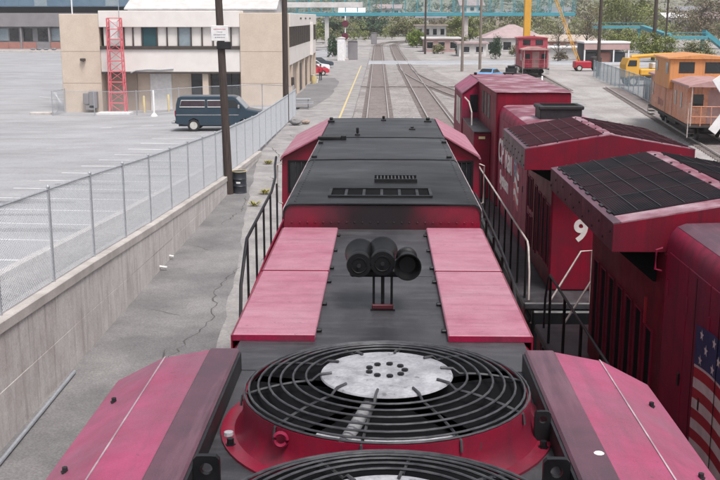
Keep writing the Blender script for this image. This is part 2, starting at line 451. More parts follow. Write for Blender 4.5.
def thing(name, label, cat, loc=(0, 0, 0), rz=0.0, group=None, world=False, kind=None):
    o = bpy.data.objects.new(name, None)
    o.empty_display_size = 0.2
    COL.objects.link(o)
    o.location = loc
    o.rotation_euler = (0, 0, rz)
    if label:
        o['label'] = label
    if cat:
        o['category'] = cat
    if group:
        o['group'] = group
    if kind:
        o['kind'] = kind
    if world:
        OFF[o.name] = Vector(loc)      # parts given in world coordinates
    return o


def part(name, mb, mt, parent=None, smooth=False, label=None, kind=None, sharp=None):
    me = bpy.data.meshes.new(name)
    v = mb.v
    if parent is not None:
        r = root_of(parent)
        if r.name in OFF:
            f = OFF[r.name]
            v = [(p[0] - f.x, p[1] - f.y, p[2] - f.z) for p in v]
    me.from_pydata(v, [], mb.f)
    bm = bmesh.new()
    bm.from_mesh(me)
    bmesh.ops.recalc_face_normals(bm, faces=bm.faces)
    bm.to_mesh(me)
    bm.free()
    me.materials.append(MATS[mt] if isinstance(mt, str) else mt)
    if smooth:
        for p in me.polygons:
            p.use_smooth = True
        me.set_sharp_from_angle(angle=R(sharp or 40))
    o = bpy.data.objects.new(name, me)
    COL.objects.link(o)
    if parent is not None:
        o.parent = parent
    if label:
        o['label'] = label
    if kind:
        o['kind'] = kind
    return o


def solo(name, mb, mt, label, cat, group=None, smooth=False):
    o = part(name, mb, mt, None, smooth, label)
    o['category'] = cat
    if group:
        o['group'] = group
    return o


def struct(name, mb, mt, smooth=False):
    o = part(name, mb, mt, None, smooth)
    o['kind'] = 'structure'
    return o


def twin(o, name, parent, loc=(0, 0, 0), rot=None, scale=None):
    """another piece sharing the mesh"""
    c = o.copy()
    c.name = name
    COL.objects.link(c)
    c.parent = parent
    c.location = loc
    if rot:
        c.rotation_euler = rot
    if scale:
        c.scale = scale
    return c


def words(text, size, parent, mt, fn, name='letter', bold=0.0, italic=0.0, depth=0.004):
    """text as a mesh; fn maps (u, v, w) in text space to the scene"""
    cu = bpy.data.curves.new('t', 'FONT')
    cu.body = text
    cu.size = size
    cu.offset = bold
    cu.shear = italic
    cu.extrude = depth
    cu.resolution_u = 4
    t = bpy.data.objects.new('t', cu)
    COL.objects.link(t)
    dg = bpy.context.evaluated_depsgraph_get()
    me = bpy.data.meshes.new_from_object(t.evaluated_get(dg))
    par = list(range(len(me.vertices)))

    def find(i):
        while par[i] != i:
            par[i] = par[par[i]]
            i = par[i]
        return i
    for p in me.polygons:
        v0 = find(p.vertices[0])
        for v in p.vertices[1:]:
            par[find(v)] = v0
    groups = {}
    for p in me.polygons:
        groups.setdefault(find(p.vertices[0]), []).append(tuple(p.vertices))
    out = None
    for fs in groups.values():
        idx = sorted({i for f in fs for i in f})
        mp = {v: k for k, v in enumerate(idx)}
        mb = MB().add([fn(*me.vertices[i].co) for i in idx], [tuple(mp[i] for i in f) for f in fs])
        out = part(name, mb, mt, parent)
    bpy.data.objects.remove(t)
    bpy.data.meshes.remove(me)
    return out


# ------------------------------------------------------------------ ground
def lerp_tab(tab, t):
    if t <= tab[0][0]:
        return tab[0][1]
    for (a, va), (b, vb) in zip(tab, tab[1:]):
        if t <= b:
            return va + (vb - va) * (t - a) / (b - a)
    return tab[-1][1]


def sm(t):
    t = max(0.0, min(1.0, t))
    return t * t * (3 - 2 * t)


LOT = [(-40, 4.3), (0, 2.70), (15.3, 1.98), (20.6, 1.70), (26.6, 1.33), (38.5, 0.69), (50, 0.22), (65, 0.0), (80, -0.12), (400, -0.12)]


def lot_z(x, y):
    return lerp_tab(LOT, y) - 0.58 * sm((-x - 10) / 10) * sm((y - 52) / 26)


def ground_z(x, y):
    if x > -6.35:
        return -0.18
    return lot_z(x, y) - 0.05


def grid(xs, ys, fn):
    mb = MB()
    vs = [(x, y, fn(x, y)) for y in ys for x in xs]
    n = len(xs)
    return mb.add(vs, [(j * n + i, j * n + i + 1, (j + 1) * n + i + 1, (j + 1) * n + i) for j in range(len(ys) - 1) for i in range(n - 1)])


XS = [-1500, -900, -400, -200, -110, -70, -45, -32, -27, -22, -18, -15, -12, -10, -8, -6.36, -6.34, 0, 30, 90, 250, 900, 1500]
YS = [-300, -100, -40, -20, 0, 8, 15.3, 20.6, 26.6, 32, 38.5, 44, 50, 57, 65, 72, 80, 90, 110, 150, 220, 320, 600, 1100, 1600]
struct('ground', grid(XS, YS, ground_z), 'yard')
lot = struct('parking_lot', grid([x for x in XS if -110 <= x <= -6.36] + [-6.35], [y for y in YS if -40 <= y <= 220] + [250], lambda x, y: lot_z(x, y)), 'asphalt_lot')

# oil stains in the stalls
sr_ = random.Random(8)
for k in range(13):
    cx_, cy_ = sr_.uniform(-11.2, -8.6), 12.0 + 2.72 * k + sr_.uniform(-0.3, 0.3)
    rx_, ry_ = sr_.uniform(0.7, 1.5), sr_.uniform(0.18, 0.42)
    pts_ = []
    for q in range(18):
        a_ = 2 * PI * q / 18
        f_ = sr_.uniform(0.75, 1.2)
        x_, y_ = cx_ + rx_ * f_ * math.cos(a_), cy_ + ry_ * f_ * math.sin(a_)
        pts_.append((x_, y_, lot_z(x_, y_) + 0.003 + 0.0003 * k))
    ct = (cx_, cy_, lot_z(cx_, cy_) + 0.003 + 0.0003 * k)
    part('oil_stain', MB().add(pts_ + [ct], [(q, (q + 1) % 18, 18) for q in range(18)]), 'oil', lot)
# painted stall lines of the lot: one line per stall edge, following the slope
for k in range(18):
    y = 10.4 + 2.72 * k
    x1, x0 = -7.55 - 0.02 * k, -12.9
    mb = MB()
    nseg = 6
    vs = []
    for i in range(nseg + 1):
        x = x0 + (x1 - x0) * i / nseg
        yy = y - 0.10 * (x - x0)
        for dy in (0, 0.17):
            vs.append((x, yy + dy, lot_z(x, yy + dy) + 0.006))
    mb.add(vs, [(2 * i, 2 * i + 2, 2 * i + 3, 2 * i + 1) for i in range(nseg)])
    part('stall_line', mb, 'paint_white', lot)
for (x0, y0, x1, y1) in ((-33, 98, -26.5, 92), (-60, 120, -27, 118), (-70, 140, -30, 139), (-75, 168, -33, 167), (-21, 66, -15, 66.5), (-30, 72, -25, 74)):
    mb = MB()
    vs = []
    for i in range(9):
        x, y = x0 + (x1 - x0) * i / 8, y0 + (y1 - y0) * i / 8
        for dy in (0, 0.22):
            vs.append((x, y + dy, lot_z(x, y + dy) + 0.012))
    mb.add(vs, [(2 * i, 2 * i + 2, 2 * i + 3, 2 * i + 1) for i in range(8)])
    part('stall_line', mb, 'paint_white', lot)

# platform slab beside the track, asphalt walk along the wall, darker asphalt by the building
pf = MB().prism([(-6.33, -20), (-1.9, -20), (-2.35, 185), (-9.5, 185), (-9.5, 83), (-6.33, 83)], 'z', -0.3, -0.035)
platform = struct('platform', pf, 'concrete_light')


def wavy(pts, amp, step=1.2, seed=3):
    r = random.Random(seed)
    out = []
    for (a, b) in zip(pts, pts[1:] + pts[:1]):
        d = math.hypot(b[0] - a[0], b[1] - a[1])
        n = max(1, int(d / step))
        for i in range(n):
            t = i / n
            out.append((a[0] + (b[0] - a[0]) * t + (r.uniform(-amp, amp) if 0 < i else 0), a[1] + (b[1] - a[1]) * t))
    return out


r_ = random.Random(4)
aw = [(lerp_tab([(-19, -3.25), (20, -3.4), (27.5, -4.0), (36, -4.9), (51, -6.2)], y_ * 0.9) + r_.uniform(-0.06, 0.06), y_ * 0.9) for y_ in range(-21, 57)]
walk = struct('walk', MB().sheet([(x, y, -0.029) for x, y in aw] + [(-6.25, 51, -0.029), (-6.25, -19, -0.029)]), "asphalt")


def crack(parent, pts, z, w, seed):
    """wandering open crack laid on a paved surface"""
    r = random.Random(seed)
    line = []
    for (p, q) in zip(pts, pts[1:]):
        d = math.hypot(q[0] - p[0], q[1] - p[1])
        n = max(2, int(d / 0.22))
        for i in range(n):
            t = i / n
            line.append((p[0] + (q[0] - p[0]) * t + r.uniform(-0.07, 0.07), p[1] + (q[1] - p[1]) * t + r.uniform(-0.05, 0.05)))
    vs = []
    for i, (x, y) in enumerate(line):
        ww = w * r.uniform(0.3, 1.0) * min(1, i / 3 + 0.2, (len(line) - i) / 3)
        vs += [(x - ww / 2, y - ww / 4, z), (x + ww / 2, y + ww / 4, z)]
    part('crack', MB().add(vs, [(2 * i, 2 * i + 1, 2 * i + 3, 2 * i + 2) for i in range(len(line) - 1)]), 'crack', parent)


for k, pl in enumerate(([(-4.3, 19.5), (-3.9, 22.5), (-4.2, 25.0), (-3.9, 27.5)], [(-5.6, 23.2), (-4.7, 22.6), (-4.0, 22.9)], [(-5.9, 30.2), (-5.1, 29.4), (-4.5, 30.0)], [(-4.9, 17.0), (-4.4, 18.7), (-4.45, 20.5)], [(-5.4, 33), (-5.0, 36), (-5.3, 39)], [(-3.9, 15), (-3.7, 17.5)])):
    crack(walk, pl, -0.0265, 0.05, 40 + k)
for k, pl in enumerate(([(-3.4, 28), (-3.0, 33), (-3.3, 38), (-3.0, 45)], [(-5.9, 54), (-5.0, 50), (-4.0, 49), (-2.6, 50)], [(-5.5, 60), (-4.6, 57), (-3.0, 57.5)], [(-2.5, 20), (-2.8, 25), (-2.4, 30)], [(-4.9, 44), (-4.2, 41), (-2.9, 41)])):
    crack(platform, pl, -0.031, 0.055, 60 + k)
struct('asphalt_apron', MB().sheet([(x, y, -0.028) for x, y in wavy([(-7.66, 78), (-5.4, 79), (-4.6, 92), (-4.75, 112), (-5.5, 119), (-7.66, 119)], 0.12, 2.5, 5)]), 'asphalt_dark')
# platform edge line
yl = MB()
yl.sheet([(-3.02, 60, -0.026), (-2.88, 60, -0.026), (-3.05, 150, -0.026), (-3.2, 150, -0.026)])
part('edge_line', yl, 'paint_yellow', platform)
# edge planks beyond the line
for k in range(46):
    y = 58 + 2.0 * k
    part('edge_plank', MB().box(-2.84 - .001 * k, -2.14 - 0.0022 * (y - 60), y + 0.02, y + 1.97, -0.034, -0.012 + 0.004 * rnd.random()), 'concrete_light', platform)
# pale dusty roads through the yard on the right
struct('yard_road', MB().sheet([(x, y, -0.172) for x, y in wavy([(9.5, 40), (15, 40), (15.6, 75), (18, 100), (19, 128), (12, 128), (11.0, 100)], 0.35, 3, 9)]), 'concrete_light')
struct('road', MB().prism([(156.5, -0.3), (157.5, -0.012), (166.5, -0.012), (167.5, -0.3)], 'x', -2.2, 60), 'crossing')
struct('far_road', MB().box(-24, 200, 232, 238, -0.3, -0.160), 'concrete_light')


gs_ = [(lerp_tab([(30, -1.95), (180, -2.4), (230, -3)], y_) + rnd.uniform(-0.1, 0.1), y_) for y_ in range(30, 232, 3)] + [(lerp_tab([(30, 9.0), (90, 9.5), (140, 7.0), (230, 6)], y_) + rnd.uniform(-0.4, 0.4), y_) for y_ in range(230, 29, -4)]
struct('gravel_bed', MB().sheet([(x, y, -0.1745) for x, y in gs_]), 'ballast')

# ------------------------------------------------------------------ tracks
def t1(y):
    x = -0.0047 * y
    return x + ((y - 262) ** 2 / 420 if y > 262 else 0)


T2 = [(-40, 4.05), (52, 4.05), (70, 3.9), (104, 3.6), (136, 3.33), (180, 2.95), (225, 2.75)]


def t2(y):
    return lerp_tab(T2, y) + ((y - 262) ** 2 / 420 if y > 262 else 0)


TZ = [0]


def track(label, pts, ties=True, bed=True):
    """pts: centre line (x, y)"""
    tr = thing('railway_track', None, None, (pts[0][0], pts[0][1], 0), kind='structure', world=True)
    tr['label'] = label
    TZ[0] += 0.004
    zo = TZ[0]
    n = len(pts)
    nor = []
    for i in range(n):
        a, b = pts[max(0, i - 1)], pts[min(n - 1, i + 1)]
        d = Vector((b[0] - a[0], b[1] - a[1])).normalized()
        nor.append((d.y, -d.x))

    def strip(o0, o1, z0, z1):
        mb = MB()
        vs = []
        for (p, q) in zip(pts, nor):
            vs += [(p[0] + q[0] * o0, p[1] + q[1] * o0, z0), (p[0] + q[0] * o0, p[1] + q[1] * o0, z1),
                   (p[0] + q[0] * o1, p[1] + q[1] * o1, z1), (p[0] + q[0] * o1, p[1] + q[1] * o1, z0)]
        fs = []
        for i in range(n - 1):
            for j in range(4):
                fs.append((i * 4 + j, i * 4 + (j + 1) % 4, i * 4 + 4 + (j + 1) % 4, i * 4 + 4 + j))
        fs += [(0, 1, 2, 3), tuple(4 * n - 4 + j for j in (3, 2, 1, 0))]
        return mb.add(vs, fs)
    if bed:
        part('ballast_bed', strip(-1.75, 1.75, -0.3, -0.170 + zo), 'ballast', tr)
    part('ballast_bed', strip(-0.68, 0.68, -0.29, -0.134 + zo), 'ballast_rust', tr, label='rusty brown ballast between the rails')
    for sx in (-0.753, 0.753):
        part('rail', strip(sx - 0.036, sx + 0.036, -0.10, 0.0), 'rail_steel', tr)
    if ties:
        mb = MB()
        acc = 0
        for i in range(n - 1):
            a, b = Vector(pts[i]), Vector(pts[i + 1])
            L = (b - a).length
            d = (b - a) / L
            nx = Vector((d.y, -d.x))
            s = acc
            while s < L:
                c = a + d * s
                hw, hl = 0.115, 1.12
                vs = [(*(c + d * u + nx * w), z) for z in (-0.2, -0.126 + zo) for (u, w) in ((-hw, -hl), (hw, -hl), (hw, hl), (-hw, hl))]
                mb.add(vs, [(4, 5, 6, 7), (0, 1, 5, 4), (1, 2, 6, 5), (2, 3, 7, 6), (3, 0, 4, 7)])
                s += 0.56
            acc = s - L
        part('ties', mb, 'tie', tr, kind='stuff')
    return tr


ys = list(range(-30, 262, 5)) + list(range(265, 345, 5))
track('railway track running ahead of the foreground locomotive to the bend', [(t1(y), y) for y in ys])
track('railway track under the two dark red locomotives on the right', [(t2(y), y) for y in ys])
track('side track branching right beyond the locomotives', [(3.15, 143), (3.35, 132), (4.1, 120), (5.2, 107), (6.9, 93), (8.8, 82), (10.6, 74), (13, 64)])
track('side track under the orange caboose', [(15.46, 30), (17.14, 46), (18.4, 58), (19.77, 71), (21.55, 88), (23.2, 104)], bed=False)
track('side track under the red caboose', [(17.3, 100), (17.9, 112), (18.5, 124), (19.2, 140), (20.5, 155)], bed=False)
xb = MB()
for yy in (103.4,):
    xb.cbox(-2.3, 7.6, yy, yy + 0.22, -0.09, 0.012, 0.01)
solo('crossing_timber', xb, 'tie', 'long dark timber laid across both tracks beyond the cab', 'timber')

# ------------------------------------------------------------------ retaining wall with coping
wall = thing('retaining_wall', 'long stained grey concrete retaining wall with pale coping under the fence', 'wall', (-6.2, 20, 0), world=True)


def wz(y):
    return lerp_tab(LOT, y)


y = 2.0
row = 0
while y < 50:
    L = 2.42
    y1 = min(y + L, 50.5)
    zt0, zt1 = wz(y) - 0.17, wz(y1) - 0.17
    mid0, mid1 = (zt0 - 0.06) * 0.5, (zt1 - 0.06) * 0.5
    for (a0, a1, b0, b1) in ((-0.15, -0.15, mid0 - 0.002, mid1 - 0.002), (mid0 + 0.002, mid1 + 0.002, zt0, zt1)):
        j = rnd.uniform(0, 0.012)
        X0, X1 = -6.36, -6.055 + j
        ya, yb = y + 0.003, y1 - 0.003
        vs = [(x, yy, z) for (yy, lo_, hi_) in ((ya, a0, b0), (yb, a1, b1)) for (x, z) in ((X0, lo_), (X1, lo_), (X1, hi_ - 0.012), (X1 - 0.012, hi_), (X0, hi_))]
        part('concrete_block', MB().add(vs, [(0, 1, 2, 3, 4), (9, 8, 7, 6, 5)] + [(i, (i + 1) % 5, 5 + (i + 1) % 5, 5 + i) for i in range(5)]), 'concrete', wall)
    y = y1
    row += 1
cp = MB()
pts = [yy for yy in (2, 8, 15.3, 20.6, 26.6, 32, 38.5, 44, 50.5)]
for a, b in zip(pts, pts[1:]):
    vs = [(x, yy, wz(yy) + dz) for yy in (a + 0.004, b - 0.004) for (x, dz) in ((-6.42, -0.165), (-6.02, -0.165), (-6.02, 0.0), (-6.035, 0.015), (-6.41, 0.015))]
    part('coping', MB().add(vs, [(0, 1, 2, 3, 4), (9, 8, 7, 6, 5)] + [(i, (i + 1) % 5, 5 + (i + 1) % 5, 5 + i) for i in range(5)]), 'concrete_cap', wall)
for yy, ln in ((26.9, 0.20), (28.2, 0.12)):
    part('drain_pipe', MB().tube([(-6.2, yy, 0.10), (-6.05 + ln, yy - 0.03, 0.06)], 0.032, 10), 'white', wall, True)
kb = MB()
kp = [2, 8, 15.3, 20.6, 26.6, 32, 38.5, 44, 50, 57, 62]
for a, b in zip(kp, kp[1:]):
    vs = [(x, yy, lot_z(x, yy) + dz) for yy in (a, b) for (x, dz) in ((-7.42, -0.02), (-7.22, -0.02), (-7.22, 0.13), (-7.25, 0.15), (-7.40, 0.15), (-7.42, 0.13))]
    kb.add(vs, [(0, 1, 2, 3, 4, 5), (11, 10, 9, 8, 7, 6)] + [(i, (i + 1) % 6, 6 + (i + 1) % 6, 6 + i) for i in range(6)])
struct('kerb', kb, 'concrete')
st = MB()
for a, b in zip(kp, kp[1:]):
    st.sheet([(-7.21, a, lot_z(-7, a) + 0.008), (-6.43, a, lot_z(-7, a) + 0.008), (-6.43, b, lot_z(-7, b) + 0.008), (-7.21, b, lot_z(-7, b) + 0.008)])
struct('gravel_strip', st, 'ballast')


# ------------------------------------------------------------------ chain-link fence
def chain_fence(root, pts, h, post_sp, pitch, wr, post_r, mt_post='galv', mt_wire='wire_light', tips=True, midrail=False):
    """pts: (x, y, z) base line; wires woven as two sets of diagonals"""
    pts = [Vector(p) for p in pts]
    cum = [0.0]
    for a, b in zip(pts, pts[1:]):
        cum.append(cum[-1] + (b - a).length)

    def on(s):
        s = max(0, min(cum[-1], s))
        for i in range(len(pts) - 1):
            if s <= cum[i + 1] + 1e-6:
                return pts[i].lerp(pts[i + 1], (s - cum[i]) / (cum[i + 1] - cum[i]))
        return pts[-1]
    L = cum[-1]
    n = max(1, round(L / post_sp))
    Zv = Vector((0, 0, 1))
    proto = None
    for k in range(n + 1):
        p = on(L * k / n)
        mb = MB().tube([p - Zv * 0.1, p + Zv * (h + 0.02)], post_r, 8)
        mb.lathe([(post_r * 1.25, 0), (post_r * 1.25, 0.03), (0.001, 0.07)], p + Zv * (h + 0.0), 'z', 8)
        part('post', mb, mt_post, root, True)
    for i in range(n):
        sp = [on(L * (i + j / 4) / n) + Zv * (h - 0.03) for j in range(5)]
        part('top_rail', MB().tube(sp, post_r * 0.62, 6), mt_post, root, True)
    mb = MB()
    m_ = int(L / pitch)
    hh = h - 0.05
    run = hh * 1.0

    def seg(a, b):
        d = (b - a).normalized()
        u = d.cross(Zv).normalized() * wr
        w = u.cross(d).normalized() * wr
        tri = (u, -u * 0.5 + w * 0.87, -u * 0.5 - w * 0.87)
        mb.add([a + t for t in tri] + [b + t for t in tri], [(0, 1, 4, 3), (1, 2, 5, 4), (2, 0, 3, 5)])
    K = int(run / pitch) + 1
    for sg in (1, -1):
        for k in range(-K, m_ + K):
            s0 = k * pitch
            s1 = s0 + run * 1.0
            za, zb = (0.03, hh) if sg > 0 else (hh, 0.03)
            a, b = max(s0, 0), min(s1, L)
            if b - a < 0.02:
                continue
            fa, fb = (a - s0) / run, (b - s0) / run
            zA, zB = za + (zb - za) * fa, za + (zb - za) * fb
            nn = 1
            prev = on(a) + Zv * zA
            for q in range(1, nn + 1):
                t = q / nn
                cur = on(a + (b - a) * t) + Zv * (zA + (zB - zA) * t)
                seg(prev, cur)
                prev = cur
    if tips:
        for k in range(m_):
            p = on(k * pitch) + Zv * hh
            seg(p, p + Vector((0, 0.012, 0.085)))
    part('wire_mesh', mb, mt_wire, root, kind='stuff')


fy = [10.4, 15.3, 20.6, 26.6, 32, 38.5, 44, 50, 57, 65, 73]
fence = thing('chain_link_fence', 'tall galvanised chain-link fence along the top of the concrete retaining wall', 'fence', (-6.2, 20, 0), world=True)
chain_fence(fence, [(-6.2, yy, wz(yy) + 0.012) for yy in fy], 1.80, 2.71, 0.062, 0.0040, 0.030)
bf = thing('chain_link_fence', 'low chain-link fence round the meters in front of the beige building', 'fence', (-22, 79, -0.7), world=True)
bz = lambda x, y: (x, y, lot_z(x, y))
chain_fence(bf, [bz(-25.4, 81.6), bz(-25.4, 78.3), bz(-19, 78.3), bz(-14, 78.3), bz(-9.5, 78.3), bz(-6.6, 76)], 1.9, 3.4, 0.16, 0.004, 0.035, tips=False)


# ------------------------------------------------------------------ foreground locomotive
def bolt(parent, x, y, z, r=0.014, h=0.012, mt='black_dusty', axis='z', name='bolt'):
    return part(name, MB().lathe([(r * 1.5, -0.004), (r * 1.5, 0.003), (r, 0.003), (r, h)], (x, y, z), axis, 6), mt, parent)


def plate_hole(w, h, hole_z, hole_r, t, n=20):
    """upright lug plate in XZ, rounded top, with a real hole; base at z=0, centred on x"""
    outer, inner = [], []
    for i in range(n):
        a = 2 * PI * i / n
        c, s = math.cos(a), math.sin(a)
        k = max(abs(c) / (w / 2), abs(s) / ((h - hole_z) if s > 0 else hole_z))
        x, z = c / k, s / k
        if z > 0:
            rr = min(1.0, 0.92 * math.hypot(w / 2, h - hole_z) / math.hypot(x, z) * 0.82 + 0.12)
            x, z = x * rr, z * rr
        outer.append((x, hole_z + z))
        inner.append((hole_r * c, hole_z + hole_r * s))
    mb = MB()
    vs = []
    for y in (-t / 2, t / 2):
        vs += [(p[0], y, p[1]) for p in outer] + [(p[0], y, p[1]) for p in inner]
    fs = []
    for i in range(n):
        j = (i + 1) % n
        fs += [(i, j, n + j, n + i), (2 * n + i, 3 * n + i, 3 * n + j, 2 * n + j), (i, 2 * n + i, 2 * n + j, j), (n + i, n + j, 3 * n + j, 3 * n + i)]
    return mb.add(vs, fs)


def truck(parent, yc, xc):
    """six-wheel truck: side frames, three axles with wheels"""
    fr = MB()
    for s in (-1, 1):
        fr.cbox(xc + s * 1.02, xc + s * 1.18, yc - 2.3, yc + 2.3, 0.42, 0.78, 0.05)
        for k in (-1, 0, 1):
            fr.cbox(xc + s * 1.0, xc + s * 1.24, yc + k * 1.7 - 0.2, yc + k * 1.7 + 0.2, 0.35, 0.72, 0.05)
    fr.box(xc - 0.6, xc + 0.6, yc - 1.2, yc + 1.2, 0.6, 1.2)
    part('truck_frame', fr, 'underframe', parent)
    for k in (-1, 0, 1):
        wh = MB()
        wh.tube([(xc - 1.1, yc + k * 1.7, 0.535), (xc + 1.1, yc + k * 1.7, 0.535)], 0.09, 10)
        for s in (-1, 1):
            wh.lathe([(0.56, s * 0.68), (0.535, s * 0.70), (0.53, s * 0.81), (0.4, s * 0.82), (0.1, s * 0.82)], (xc, yc + k * 1.7, 0.535), 'x', 24)
        part('wheelset', wh, 'underframe', parent, True)


loco = thing('locomotive', 'crimson diesel locomotive with sooty black cab roof and large roof fans, nearest the camera', 'locomotive', (0, 10, 0), world=True)
LX = 0.01
# frame, walkway, tank, trucks
part('walkway', MB().cbox(-1.55, 1.55, -3.0, 22.3, 1.50, 1.65, 0.02), 'deck_grey', loco)
part('frame', MB().box(-1.1, 1.1, -3.4, 22.8, 1.05, 1.498), 'underframe', loco)
part('fuel_tank', MB().cbox(-1.45, 1.45, 6.6, 12.6, 0.25, 1.04, 0.15), 'underframe', loco)
truck(loco, 1.2, 0)
truck(loco, 18.2, 0)
# hood between radiators and the raised equipment section
part('hood', MB().cbox(-0.985, 0.985, 5.0, 10.2, 1.652, 4.575, 0.035), 'red_bright', loco)
htop = part('hood_roof', MB().cbox(-0.95, 0.95, 5.45, 10.195, 4.56, 4.592, 0.006), 'deck_grey', loco)
part('seam', MB().box(-0.42, 0.42, 8.255, 8.262, 4.5905, 4.5935), 'black_dusty', htop)
# four hinged hatch covers
for sx in (-1, 1):
    xi, xo = (0.445, 0.995)
    for (ya, yb) in ((6.50, 8.255), (8.30, 10.06)):
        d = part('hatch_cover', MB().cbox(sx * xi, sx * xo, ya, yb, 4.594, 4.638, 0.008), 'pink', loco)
        part('skirt', MB().box(sx * (xo + 0.001), sx * (xo + 0.012), ya, yb, 4.40, 4.63), 'red_bright', d)
        for t in (0.12, 0.5, 0.88):
            yy = ya + (yb - ya) * t
            part('hinge', MB().cbox(sx * (xi - 0.035), sx * (xi + 0.003), yy - 0.022, yy + 0.022, 4.593, 4.614, 0.005), 'black', d)
        part('edge_angle', MB().box(sx * xi, sx * xo, ya - 0.006, ya - 0.0005, 4.594, 4.634), 'red_old', d)

# radiator section: body, deck, side beams, flared panels
part('radiator_body', MB().prism([(-0.80, 1.652), (0.80, 1.652), (0.80, 3.2), (1.44, 4.30), (1.44, 4.60), (0.9, 4.70), (-0.9, 4.70), (-1.44, 4.60), (-1.44, 4.30), (-0.80, 3.2)], 'y', -2.6, 5.45), 'red', loco)
deck = part('roof_deck', MB().box(-0.80, 0.80, -2.6, 5.44, 4.702, 4.760), 'deck_grey', loco)
for sx in (-1, 1):
    part('side_beam', MB().cbox(sx * 0.80, sx * 0.968, -2.6, 5.47, 4.703, 4.885, 0.012), 'mauve', loco)
    part('beam_liner', MB().box(sx * 0.786, sx * 0.799, -2.6, 5.44, 4.761, 4.868), 'black_dusty', loco)
    inner = MB().prism([(sx * 0.970, 4.70), (sx * 0.970, 4.862), (sx * 1.228, 4.812), (sx * 1.228, 4.70)], 'y', -2.6, 5.50)
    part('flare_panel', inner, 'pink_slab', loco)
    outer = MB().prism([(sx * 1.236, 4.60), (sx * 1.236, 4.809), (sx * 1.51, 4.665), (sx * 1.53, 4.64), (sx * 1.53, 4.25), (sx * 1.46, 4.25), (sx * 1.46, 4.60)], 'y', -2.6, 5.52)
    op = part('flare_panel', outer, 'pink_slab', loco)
    part('seam_strip', MB().prism([(sx * 1.228, 4.811), (sx * 1.228, 4.816), (sx * 1.238, 4.812), (sx * 1.238, 4.806)], 'y', -2.6, 5.515), 'edge_pale', op)
    for yy in (5.05, 4.2, 3.3, 2.4, 1.4):
        bolt(op, sx * 1.41, yy, 4.72, 0.013, 0.022)
part('dropping', MB().lathe([(0.0, 0.004), (0.018, 0.003), (0.023, 0.0)], (0.93, 4.08, 4.886), 'z', 9), 'white', loco)
for sx in (-1, 1):
    lug = plate_hole(0.112, 0.165, 0.108, 0.026, 0.028)
    lug.map(lambda p: (p.x + sx * 0.728, p.y + 3.95, p.z + 4.755))
    part('lifting_lug', lug, 'black', loco)

# roof fans
FX = 0.025


